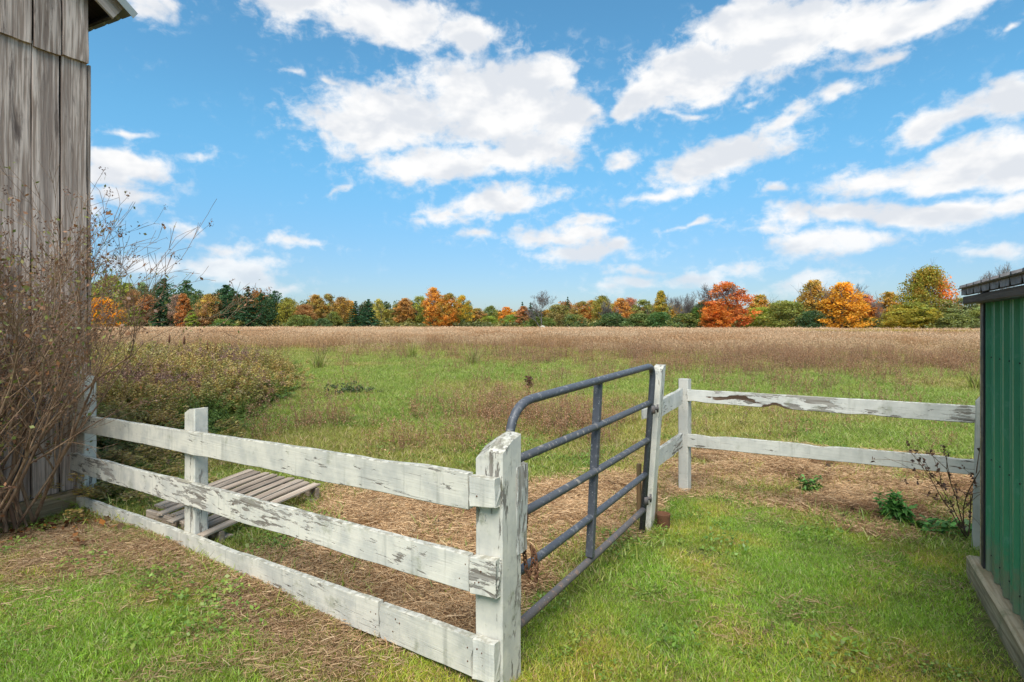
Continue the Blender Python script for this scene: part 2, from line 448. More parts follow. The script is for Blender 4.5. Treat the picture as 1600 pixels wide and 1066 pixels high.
def mat_metal(name, col, rough=.45, metallic=0.0, scuff=None, amt=.4, scale=18, spots=None, ribs=False):
    m, N, b, t = new_mat(name)
    lc = local(N)
    n = N.noise(lc, scale, 7, .68)
    c = N.mix(N.ramp(N.noise(lc, 3.0, 4, .6), .35, .7, 0, .5), col, tuple(x * .78 for x in col))
    if scuff: c = N.mix(N.ramp(n, .54, .66, 0, amt), c, scuff)
    if ribs:
        zz = N('ShaderNodeSeparateXYZ', ins={0: N('ShaderNodeTexCoord').outputs['Object']}).outputs[2]
        mud = N.ramp(N.m('ADD', zz, N.m('MULTIPLY', N.m('SUBTRACT', N.noise(lc, 14, 5, .7), .5), -.7)), .16, .42, .65, 0)
        c = N.mix(mud, c, (.24, .20, .13))
        c = N.mix(N.ramp(N.noise(local(N, 30, 30, .8), 1.0, 4, .6), .55, .72, 0, .30), c, (.33, .38, .31))
    if spots: c = N.mix(N.ramp(N.noise(lc, scale * 3.2, 3, .5), .67, .71, 0, .8), c, spots)
    t.links.new(c, b.inputs['Base Color'])
    t.links.new(N.ramp(n, .4, .7, rough, min(1, rough + .3)), b.inputs['Roughness'])
    b.inputs['Metallic'].default_value = metallic
    bp = N('ShaderNodeBump', ins={'Height': n, 'Strength': .15, 'Distance': .003})
    t.links.new(bp.outputs[0], b.inputs['Normal'])
    return m
M_RAIL = mat_paint('weathered_white_rail_paint', 0, .56, .9, (.73, .685, .59))
M_RAILB = mat_paint('flaking_white_rail_paint', 0, .62, .8, (.67, .645, .585))
M_POST = mat_paint('weathered_white_post_paint', 2, .52, .85, (.72, .675, .58), moss=.85)
M_POSTB = mat_paint('flaking_white_post_paint', 2, .66, .8, (.66, .625, .565), moss=.9)
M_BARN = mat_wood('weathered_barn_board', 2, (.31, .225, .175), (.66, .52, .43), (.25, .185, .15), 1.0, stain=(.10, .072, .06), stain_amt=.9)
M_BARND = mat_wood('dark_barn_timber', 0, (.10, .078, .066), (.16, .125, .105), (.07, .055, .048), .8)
M_RAKE = mat_wood('grey_rake_board', 0, (.50, .40, .33), (.66, .55, .47), (.40, .32, .27), .7)
M_PALLET = mat_wood('weathered_pallet_slat', 0, (.33, .25, .185), (.48, .39, .30), (.24, .18, .13), .9)
M_CURB = mat_wood('mossy_timber_sill', 0, (.38, .28, .16), (.54, .42, .27), (.28, .21, .12), .9, moss=.6)
M_STAKE = mat_wood('brown_wood_stake', 2, (.27, .16, .075), (.38, .25, .13), (.20, .13, .07), .8, moss=.5)
M_GATE = mat_metal('grey_gate_enamel', (.085, .090, .104), .42, 0.0, (.30, .29, .28), .55, 30, (.50, .50, .48))
M_GATEB = mat_metal('worn_gate_enamel', (.095, .098, .108), .5, 0.0, (.36, .31, .26), .9, 22, (.52, .5, .47))
M_GATERUST = mat_metal('rusted_gate_tube', (.125, .11, .105), .6, 0.0, (.30, .185, .125), .95, 26, (.45, .42, .4))
M_RUST = mat_metal('rusty_chain_iron', (.13, .055, .025), .85, 0.1, (.26, .12, .05), .7, 60)
M_GREEN = mat_metal('green_ribbed_steel', (.06, .29, .145), .36, 0.0, (.19, .39, .26), .35, 9, ribs=True)
M_BLACK = mat_metal('black_steel_trim', (.022, .020, .024), .45, 0.0, (.05, .047, .05), .5, 12)
M_GALV = mat_metal('dark_roof_steel', (.13, .12, .13), .45, .2, (.20, .185, .18), .5, 15)
M_ROOFB = mat_metal('galvanised_barn_roof', (.42, .43, .38), .5, .35, (.30, .28, .22), .5, 6)

def mat_leaf(name, transl=.35, rough=.6, var=.35):
    """leaf material: vertex colour x object tint (x instance tint)"""
    m, N, b, t = new_mat(name)
    t.nodes.remove(b)
    out = [n for n in t.nodes if n.type == 'OUTPUT_MATERIAL'][0]
    c = N('ShaderNodeAttribute', attribute_name='col').outputs['Color']
    return m, N, t, out, c
def finish_leaf(N, t, out, c, transl, gloss=.04):
    d = N('ShaderNodeBsdfDiffuse', ins={'Color': c}); tr = N('ShaderNodeBsdfTranslucent', ins={'Color': c})
    mx = N('ShaderNodeMixShader', ins={0: transl, 1: d, 2: tr})
    gl = N('ShaderNodeBsdfGlossy', ins={'Roughness': .5, 'Color': (1, 1, 1, 1)})
    m2 = N('ShaderNodeMixShader', ins={0: gloss, 1: mx, 2: gl})
    t.links.new(m2.outputs[0], out.inputs[0])
def mat_scatter(name, transl=.35, gloss=.03):
    m, N, t, out, c = mat_leaf(name)
    ti = N('ShaderNodeAttribute', attribute_type='INSTANCER', attribute_name='tint').outputs['Color']
    finish_leaf(N, t, out, N.mix(1.0, c, ti, 'MULTIPLY'), transl, gloss)
    return m
def mat_plant(name, transl=.3, gloss=.03):
    m, N, t, out, c = mat_leaf(name)
    finish_leaf(N, t, out, c, transl, gloss)
    return m
def mat_crown(name, transl=.46):
    """crown: vertex colour R = value, G = blend between the tree's own two leaf colours"""
    m, N, t, out, c = mat_leaf(name)
    sp = N('ShaderNodeSeparateColor', ins={0: c})
    a = N('ShaderNodeObjectInfo').outputs['Color']
    b = N('ShaderNodeAttribute', attribute_type='OBJECT', attribute_name='second_colour').outputs['Color']
    k = N.mix(sp.outputs[1], a, b)
    v = sp.outputs[0]
    k = N.mix(1.0, k, N('ShaderNodeCombineColor', ins={0: N.m('MULTIPLY', v, 1.98), 1: N.m('MULTIPLY', v, 2.08), 2: N.m('MULTIPLY', v, 1.95)}).outputs[0], 'MULTIPLY')
    finish_leaf(N, t, out, k, transl, .02)
    return m
M_BLADE = mat_scatter('grass_blade', .38)
M_DRYB = mat_scatter('dry_grass_stalk', .25, .01)
M_PLANT = mat_plant('plant_leaf', .28)
M_CROWN = mat_crown('tree_leaf')
M_BARK = mat_wood('tree_bark', 2, (.10, .085, .07), (.17, .15, .13), (.07, .06, .05), .8)
M_PALEBARK = mat_wood('pale_tree_bark', 2, (.19, .17, .155), (.28, .255, .235), (.13, .115, .10), .8)
M_TWIG = mat_wood('shrub_twig_bark', 2, (.21, .125, .075), (.32, .21, .13), (.11, .065, .043), .5)
# ------------------------------------------------------------------ boards
def plank_mesh(name, L, h0, h1, th, nseg=24, rows=4, wav=.006, seed=0, top=None, bot=None, rot=None, jag=.004, bev=.004, bow=.004, gap=None):
    """a sawn board along local x; top(x)/bot(x) bite into its edges, rot(x, z01) marks bare rotten wood"""
    zz = [0, bev] + [i / rows for i in range(1, rows)] + [None, None]
    xs = np.linspace(0, L, nseg + 1)
    rs = np.random.default_rng(seed + 77)
    V, rt, Fc = [], [], []
    n_r = rows + 3
    for i, x in enumerate(xs):
        f = x / L; h = h0 * (1 - f) + h1 * f
        zt = h / 2 + wav * (2 * float(fbm(x * 3.0 + seed, seed * 1.7, seed)) - 1) * 1.3
        zb = -h / 2 + wav * (2 * float(fbm(x * 3.0 + seed + 40, seed * 2.3, seed + 5)) - 1) * 1.3
        if top: zt -= top(x)
        if bot: zb += bot(x)
        by = bow * math.sin(f * math.pi * (1 + seed % 2)) + .003 * (float(vnoise(x * 4, seed)) - .5)
        ring = []
        zs = [zb, zb + bev] + [zb + (zt - zb) * k / rows for k in range(1, rows)] + [zt - bev, zt]
        ys = [-th / 2 + bev] + [-th / 2] * (n_r - 2) + [-th / 2 + bev]
        ring = [(x, y + by, z) for y, z in zip(ys, zs)] + [(x, -y + by, z) for y, z in zip(ys[::-1], zs[::-1])]
        if i in (0, nseg):
            ring = [(px + jag * (float(_h(np.array(int(pz * 400)), np.array(seed + i), 3)) - .5) * 2, py, pz) for px, py, pz in ring]
        for (px, py, pz) in ring:
            V.append((px, py, pz)); rt.append(rot(px, (pz - zb) / max(zt - zb, 1e-4)) if rot else 0.0)
    n = 2 * n_r
    for i in range(nseg):
        for k in range(n):
            a = i * n + k; b = i * n + (k + 1) % n
            Fc.append((a, a + n, b + n, b))
    Fc.append(tuple(range(n))); Fc.append(tuple(nseg * n + k for k in range(n))[::-1])
    me = bpy.data.meshes.new(name); me.from_pydata(V, [], Fc)
    if rot:
        at = me.attributes.new('rot', 'FLOAT', 'POINT'); at.data.foreach_set('value', np.array(rt, np.float32))
    me.update()
    return me
def frame(A, B, up=(0, 0, 1)):
    x = (B - A).normalized(); z = Vector(up); z = (z - x * z.dot(x)).normalized(); y = z.cross(x)
    M = Matrix((x, y, z)).transposed().to_4x4(); M.translation = A
    return M
def board(name, parent, mat, A, B, h0, h1, th, **kw):
    me = plank_mesh(name, (B - A).length, h0, h1, th, **kw)
    return link(name, me, mat, parent, frame(A, B))
def px_board(name, parent, mat, e0, e1, depth, th, **kw):
    """board from the pixel rows of its two ends: e = (px, y_top, y_bottom)"""
    (x0, t0, b0), (x1, t1, b1) = e0, e1
    d0, d1 = depth(x0), depth(x1)
    A, B = W(x0, (t0 + b0) / 2, d0), W(x1, (t1 + b1) / 2, d1)
    off = kw.pop('off', Vector((0, 0, 0)))
    A, B = A + off, B + off; dz = B.z - A.z; Bh = Vector((B.x, B.y, A.z)); Lh = (Bh - A).length
    me = plank_mesh(name, Lh, (b0 - t0) * d0 / F, (b1 - t1) * d1 / F, th, **kw)
    sh = Matrix.Identity(4); sh[2][0] = dz / Lh; me.transform(sh)      # ends are cut upright
    return link(name, me, mat, parent, frame(A, Bh))
def post_mesh(name, w, dp, H, top='flat', seed=0, nseg=14, lean=(0, 0), wav=.004, rise=.06):
    """square post along local z; x = along the fence, y = away from the viewer; shaped top"""
    V, Fc = [], []; bev = .007
    base = [(-w / 2 + bev, -dp / 2), (0, -dp / 2), (w / 2 - bev, -dp / 2), (w / 2, -dp / 2 + bev), (w / 2, 0), (w / 2, dp / 2 - bev), (w / 2 - bev, dp / 2), (0, dp / 2), (-w / 2 + bev, dp / 2), (-w / 2, dp / 2 - bev), (-w / 2, 0), (-w / 2, -dp / 2 + bev)]
    n = len(base)
    def th(x, y):
        fx, fy = x / w + .5, y / dp + .5
        if top == 'slope_back': return H - rise * max(0, .85 - fy) ** 1.4 * 1.15 - .085 * max(0, .5 - fx) ** 1.5 * 1.6 - .03 * max(0, fx - .72)
        if top == 'slope_right': return H - rise * (1 - fx) ** 1.6 - .012 * max(0, fx - .75) * 4
        if top == 'slope_left': return H - rise * fx
        if top == 'peak': return H - rise * abs(fx - .5) * 2
        return H - .006 * float(vnoise(x * 60 + seed, y * 60))
    for i in range(nseg + 1):
        f = i / nseg
        for x, y in base:
            z = -.25 + (th(x, y) + .25) * f
            k = 1 + (float(fbm(z * 5 + seed * 3, (x - y) * 9 + seed, seed)) - .5) * wav * 12
            V.append((x * k + lean[0] * z, y * k + lean[1] * z, z))
    for i in range(nseg):
        for k in range(n): Fc.append((i * n + k, i * n + (k + 1) % n, (i + 1) * n + (k + 1) % n, (i + 1) * n + k))
    # closed top as a fan so that a shaped top stays clean
    V.append((lean[0] * H, lean[1] * H, th(0, 0))); c = len(V) - 1
    for k in range(n): Fc.append((nseg * n + k, nseg * n + (k + 1) % n, c))
    me = bpy.data.meshes.new(name); me.from_pydata(V, [], Fc); me.update()
    return me
def basis(x, loc):
    x = Vector(x).normalized(); z = Vector((0, 0, 1)); y = z.cross(x)
    M = Matrix((x, y, z)).transposed().to_4x4(); M.translation = loc
    return M

# ------------------------------------------------------------------ barn corner on the left
BW = Vector((.43, .903, 0))                       # along the barn's gable wall, away from the camera
BN = Vector((.903, -.43, 0))                      # out of that wall, towards the yard
BC = Vector((-4.10, 5.50, 0))                     # far corner of the gable wall
def build_barn():
    root = empty('barn', BC)
    tag(root, 'old unpainted weathered board barn corner at the left edge behind the bare shrub', 'barn')
    zj = 4.10; SL = .67
    def roof_z(s): return 4.88 + SL * s              # underside of the roof above the wall, s metres back from the corner
    LEN = 9.2
    # framing core behind the boards: one closed body
    core = MB(); D = -BN * 7.0
    prof = [(0.0, 0.0), (LEN, 0.0), (LEN, roof_z(LEN * .0) + 0.0), (LEN / 2, roof_z(LEN / 2) - .06), (0.0, roof_z(0) - .06)]
    vs = []
    for off in (0.0, 7.0):
        for s, z in prof: vs.append(BC - BW * (s + .05) - BN * (.07 + off) + Vector((0, 0, z)))
    core.add(vs, [(0, 1, 2, 3, 4), (9, 8, 7, 6, 5), (0, 5, 6, 1), (1, 6, 7, 2), (2, 7, 8, 3), (3, 8, 9, 4), (4, 9, 5, 0)])
    wall = link('gable_wall', core.mesh('gable_wall'), M_BARND, root, Matrix.Identity(4))
    s = 0.0; i = 0
    wd = [.235, .225, .245, .20, .26, .23, .24]
    while s < LEN - .3:
        w = wd[i % 7]
        for tier in (0, 1):
            z0 = (.03 if tier == 0 else zj - .012 * ((i * 5) % 3))
            z1 = (zj + .03 if tier == 0 else (roof_z(min(s, LEN - s - w)) + .02))
            off = .0 if tier == 0 else .028
            jit = (.004 * ((i * 37) % 5 - 2))
            me = plank_mesh('wall_board', z1 - z0, w - .012, w - .012 + jit, .026, nseg=18, rows=3, wav=.006, seed=i * 2 + tier, bow=.003, jag=.005)
            # board stands upright: local x is up, material runs along x -> use its own z grain by rotating the mesh
            me.transform(Matrix(((0, 0, 1, 0), (0, 1, 0, 0), (1, 0, 0, 0), (0, 0, 0, 1))))
            me.flip_normals()
            c = BC - BW * (s + w / 2) - BN * (.012 - off) + Vector((0, 0, z0))
            M = basis(-BW, c)
            link('wall_board', me, M_BARN, wall, M)
        s += w; i += 1
    # corner board seen edge on, and a second dark board round the corner
    me = plank_mesh('corner_board', 3.5, .10, .10, .028, nseg=14, rows=2, seed=91)
    me.transform(Matrix(((0, 0, 1, 0), (0, 1, 0, 0), (1, 0, 0, 0), (0, 0, 0, 1)))); me.flip_normals()
    link('corner_board', me, M_BARN, wall, basis(BN, BC + BW * .02 - BN * .06 + Vector((0, 0, .6))))
    # stone footing
    me = MB(); me.box((LEN / 2, .25, -.1), (LEN, .42, .24)); link('footing', me.mesh('footing'), M_CURB, root, basis(-BW, BC - BN * .30))
    # roof: deck, rake board, ribbed metal sheet
    e0 = .24                                           # eave overhang beyond the corner
    up = Vector((0, 0, 1)); sl = (-BW + up * SL).normalized(); nr = sl.cross(BN); nr = nr if nr.z > 0 else -nr
    eave = BC + BW * e0 + Vector((0, 0, roof_z(-e0)))
    Lr = math.hypot(1, SL) * (LEN / 2 + e0)
    deck = MB(); deck.box((Lr / 2, -3.4, .02), (Lr, 7.0, .03)); M0 = Matrix((sl, BN, nr)).transposed().to_4x4(); M0.translation = eave
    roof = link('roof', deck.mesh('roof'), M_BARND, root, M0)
    for k in range(12):                                # soffit boards under the rake overhang
        a = eave + sl * (k * .46) + BN * .02
        b = MB(); b.box((.225, 0, 0), (.45, .20, .022)); M = Matrix((sl, BN, nr)).transposed().to_4x4(); M.translation = a + BN * .02 - nr * .012
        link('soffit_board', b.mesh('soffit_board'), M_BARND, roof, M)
    bd = board('rake_board', roof, M_RAKE, eave + BN * .13 - nr * .05, eave + BN * .13 + sl * Lr - nr * .05, .19, .19, .028, nseg=26, seed=44, wav=.003)
    bd.matrix_local = parent_matrix(roof).inverted() @ (lambda M: M)(Matrix.Translation(eave + BN * .13 - nr * .065) @ Matrix((sl, -BN, nr)).transposed().to_4x4())
    M = M0
    # metal sheet with ribs running down the slope, overhanging rake and eave a little
    sh = MB(); prof = []
    y = .22
    prof.append((.22, -.035)); prof.append((.22, .045))
    while y > -6.9:
        prof += [(y - .03, .06), (y - .05, .085), (y - .075, .085), (y - .095, .06)]; y -= .24
    n = len(prof)
    for x in (-.09, Lr): sh.add([(x, py, pz) for py, pz in prof], [])
    sh.f = [(i, i + 1, n + i + 1, n + i) for i in range(n - 1)]
    me = sh.mesh('roof_sheet'); o = link('roof_sheet', me, M_ROOFB, roof, M)
    md = o.modifiers.new('thickness', 'SOLIDIFY'); md.thickness = .004
    # other slope
    rg = BC - BW * (LEN / 2) + Vector((0, 0, roof_z(LEN / 2)))
    sl2 = (BW + up * SL).normalized(); M2 = Matrix((-sl2, BN, Vector((-sl2).cross(BN)))).transposed().to_4x4(); M2.translation = rg
    d2 = MB(); d2.box((Lr / 2, -3.4, .06), (Lr, 7.2, .05)); link('roof_deck', d2.mesh('roof_deck'), M_ROOFB, root, M2)
    # fascia across the eave end
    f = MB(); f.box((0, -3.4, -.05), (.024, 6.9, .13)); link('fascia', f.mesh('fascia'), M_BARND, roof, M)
build_barn()

# ------------------------------------------------------------------ green steel shed on the right
SW = Vector((.487, .873, 0)); SN = Vector((-.873, .487, 0))       # along its wall (away), out of its wall (to the left)
SC = Vector((2.86, 3.42, 0))
def build_shed():
    root = empty('shed', SC)
    tag(root, 'small green ribbed steel shed with black corner trim at the right edge', 'shed')
    L, D = 4.2, 3.0
    z0, z1 = .14, 1.775
    M = basis(-SW, SC)                                             # local x towards the camera, y = SN x ... out of wall is -y or +y
    sgn = 1 if M.to_3x3().col[1].dot(SN) > 0 else -1
    # ribbed wall sheet: real profile
    prof = []; x = .045; i = 0
    rib = [(0, 0), (.012, .019), (.034, .019), (.046, 0), (.083, 0), (.088, .004), (.096, .004), (.101, 0), (.138, 0), (.143, .004), (.151, .004), (.156, 0)]
    while x < L: prof += [(x + a, b) for a, b in rib]; x += .19
    w = MB(); n = len(prof)
    for z in (z0, z1): w.add([(px, sgn * (py + .002), z) for px, py in prof], [])
    w.f = [(i, i + 1, n + i + 1, n + i) for i in range(n - 1)]
    o = link('wall_sheet', w.mesh('wall_sheet'), M_GREEN, root, M); md = o.modifiers.new('thickness', 'SOLIDIFY'); md.thickness = .002
    b = MB(); b.box((L / 2, -sgn * (D / 2 + .05), (z0 + z1) / 2), (L - .02, D, z1 - z0 - .01)); link('wall_core', b.mesh('wall_core'), M_GREEN, root, M)
    b = MB(); b.box((.025, sgn * .016, (z0 + z1) / 2 - .01), (.056, .03, z1 - z0 + .06)); link('corner_trim', b.mesh('corner_trim'), M_BLACK, root, M)
    b = MB(); b.box((-.022, sgn * .004, (z0 + z1) / 2 - .02), (.032, .052, z1 - z0 + .02)); link('corner_board', b.mesh('corner_board'), M_CURB, root, M)
    # screws of the wall sheet
    for zz in (.24, .80, 1.40):
        sc = MB()
        for k in range(6):
            xx = .045 + .19 * k + .062
            sc.tube([(xx, sgn * .001, zz), (xx, sgn * .007, zz)], .004, 6)
        so = link('screw_row', sc.mesh('screw_row'), M_BLACK, root, M); so['kind'] = 'stuff'
    # roof sheet with ribs at right angles to the wall, sloping up away from the yard
    ov, e = .10, .115; zt = 1.795
    sh = MB()
    for y, dz in ((ov + .025, 0), (-D - .2, .95)): sh.add([(px, sgn * y, zt + .022 + dz) for px in (-e - .01, L)], [])
    sh.f = [(0, 1, 3, 2)]
    o = link('roof_sheet', sh.mesh('roof_sheet'), M_BLACK, root, M); md = o.modifiers.new('thickness', 'SOLIDIFY'); md.thickness = .007
    for k in range(24):                                              # raised ribs of the roof sheet
        xx = -e + .03 + k * .19
        if xx > L: break
        rb = MB(); rb.add([(xx + dx, sgn * y, zt + .022 + dz + dy) for y, dz in ((ov + .02, 0), (-D - .2, .95)) for dx, dy in ((-.018, 0), (-.008, .016), (.008, .016), (.018, 0))], [(0, 1, 5, 4), (1, 2, 6, 5), (2, 3, 7, 6), (0, 3, 2, 1), (4, 5, 6, 7)])
        link('roof_rib', rb.mesh('roof_rib'), M_BLACK, o, M)
    # pale closure strip under the sheet, notched where the ribs run out
    st = MB(); x = -e; yy = sgn * (ov + .008); zb_, zt_ = zt - .022, zt + .020
    while x < L:
        st.add([(x, yy, zb_), (x + .135, yy, zb_), (x + .148, yy, zt_), (x, yy, zt_)], [(0, 1, 2, 3)])
        st.add([(x + .148, yy, zt_), (x + .172, yy, zb_), (x + .19, yy, zb_), (x + .19, yy, zt_)], [(0, 1, 2, 3)])
        x += .19
    o = link('eave_strip', st.mesh('eave_strip'), M_GALV, root, M); md = o.modifiers.new('thickness', 'SOLIDIFY'); md.thickness = .003
    b = MB(); b.box((L / 2 - e / 2, sgn * (ov - .012), zt - .002), (L + e - .01, .018, .040)); link('eave_shade_board', b.mesh('eave_shade_board'), M_BLACK, root, M)  # black board behind the notches stands in for the shade inside the hollow ribs
    fb = board('fascia', root, M_BARND, SC + SW * e + SN * (ov - .012) + Vector((0, 0, zt - .052)), SC - SW * L + SN * (ov - .012) + Vector((0, 0, zt - .052)), .046, .046, .022, nseg=20, seed=12, wav=.002)
    b = MB(); b.box((L / 2 - e / 2, sgn * (ov / 2 + .006), zt - .071), (L + e - .02, ov - .03, .010)); link('soffit', b.mesh('soffit'), M_BLACK, root, M)
    # timber sill that the shed stands on
    A = SC + SW * .16 + SN * .0 + Vector((0, 0, .055)); B = SC - SW * L + SN * .0 + Vector((0, 0, .055))
    board('timber_sill', root, M_CURB, A, B, .16, .16, .15, nseg=40, rows=3, wav=.008, seed=61, jag=.01, bev=.014)
build_shed()

# ------------------------------------------------------------------ left fence
def build_fence_left():
    root = empty('board_fence', (A_N.x, A_N.y, 0))
    tag(root, 'three-rail white board fence with peeling paint running from barn to gate', 'fence')
    o = A_NRM * .0
    px_board('rail', root, M_RAIL, (77, 641, 665), (735.5, 738, 795), A_depth, .036, nseg=60, seed=1, wav=.007, off=o)
    px_board('rail', root, M_RAIL, (101, 704, 731), (736, 866, 923), A_depth, .036, nseg=60, seed=2, wav=.008, off=o)
    # lowest rail is snapped through: two lengths with a ragged gap
    def brk(x0, x1, seed, **k): return px_board('rail', root, M_RAIL, x0, x1, A_depth, .036, seed=seed, wav=.008, off=o, jag=.011, **k)
    def lerp(a, b, px): f = (A_depth(px) - A_depth(a[0])) / (A_depth(b[0]) - A_depth(a[0])); return None
    def edge(px):                                                     # straight lines stay straight in the picture
        f = (px - 125) / (742 - 125); return (px, 774 + (992 - 774) * f, 796 + (1056 - 796) * f)
    r1 = brk((122, 773, 796), edge(596), 3, nseg=46); r1['label'] = 'lowest rail, long piece left of the break'
    r2 = brk(edge(598.5), edge(741), 4, nseg=18); r2['label'] = 'lowest rail, short cracked piece beside the gate post'
    px_board('rail_block', root, M_RAIL, (738, 742, 791), (778, 747, 793), A_depth, .04, nseg=5, seed=5, wav=.003, off=A_NRM * .003)
    px_board('rail_block', root, M_RAIL, (739, 868, 925), (779, 874, 934), A_depth, .04, nseg=5, seed=6, wav=.003, off=A_NRM * .003)
    px_board('rail_block', root, M_RAIL, (744, 994, 1058), (777, 1003, 1066), A_depth, .04, nseg=5, seed=7, wav=.003, off=A_NRM * .003)
    # posts stand behind the rails
    X = -A_DIR                                                        # along the fence towards the gate
    back = -A_NRM
    me = post_mesh('post', .150, .150, 1.108, 'slope_back', 3, rise=.075)
    c = A_N + A_DIR * .070 + back * .096
    link('post', me, M_POST, root, basis(X, c))
    d = A_depth(291); q = W(291, 700, d)
    me = post_mesh('post', .150, .10, EYE - (636 - HZ) / F * d, 'slope_right', 5, rise=.055)
    link('post', me, M_POST, root, basis(X, Vector((q.x, q.y, 0)) + back * .07))
    d = A_depth(121) + .06; q = W(121, 700, d)
    me = post_mesh('post', .205, .10, 1.10, 'flat', 8)
    link('post', me, M_POST, root, basis(X, Vector((q.x, q.y, 0)) + back * .07))
    # nail heads where the rails meet the posts
    nm = MB(); nm.tube([(0, -.0005, 0), (0, .004, 0)], .0036, 7); nail = nm.mesh('nail'); nail.materials.append(M_RUST)
    rails = [c_ for c_ in root.children if c_.name.startswith('rail')]
    for c_ in rails:
        L_ = max(v.co.x for v in c_.data.vertices); zs = lambda x_: (min(v.co.z for v in c_.data.vertices if abs(v.co.x - x_) < L_ * .12 + .02), max(v.co.z for v in c_.data.vertices if abs(v.co.x - x_) < L_ * .12 + .02))
        for x_ in ([.10, .14, L_ - .03, L_ - .05] + ([3.05, 3.12] if L_ > 4 else [])) if L_ > .3 else [.03, .05]:
            vs = [v.co for v in c_.data.vertices if abs(v.co.x - x_) < .05]
            if not vs: continue
            zc = sum(v.z for v in vs) / len(vs); h_ = max(v.z for v in vs) - min(v.z for v in vs); y_ = max(abs(v.y) for v in vs)
            yl = (frame(A_L, A_N).inverted() @ (A_L + A_NRM)).y
            s_ = 1 if (parent_matrix(c_).to_3x3().col[1].dot(A_NRM) > 0) else -1
            for k_ in (-.22, .25):
                if random.random() < .42: continue
                k_ += random.uniform(-.07, .07)
                o_ = bpy.data.objects.new('nail', nail); COL.objects.link(o_); o_.parent = c_
                o_.location = (x_ + random.uniform(-.012, .012), s_ * (.0185), zc + k_ * h_ * .8)
    # stop board for the gate, on the back of the gate post
    P = c + back * .155 + X * .065
    sb = post_mesh('stop_board', .03, .09, .92, 'flat', 9)
    sb.transform(Matrix.Translation((0, 0, 0)))
    z0, z1 = .57, .96
    me = plank_mesh('stop_board', z1 - z0, .085, .09, .026, nseg=10, rows=2, seed=15, wav=.004, jag=.008)
    me.transform(Matrix(((0, 0, 1, 0), (0, 1, 0, 0), (1, 0, 0, 0), (0, 0, 0, 1)))); me.flip_normals()
    link('stop_board', me, M_POSTB, root, basis(back, P + Vector((0, 0, z0)) - back * .078))
build_fence_left()

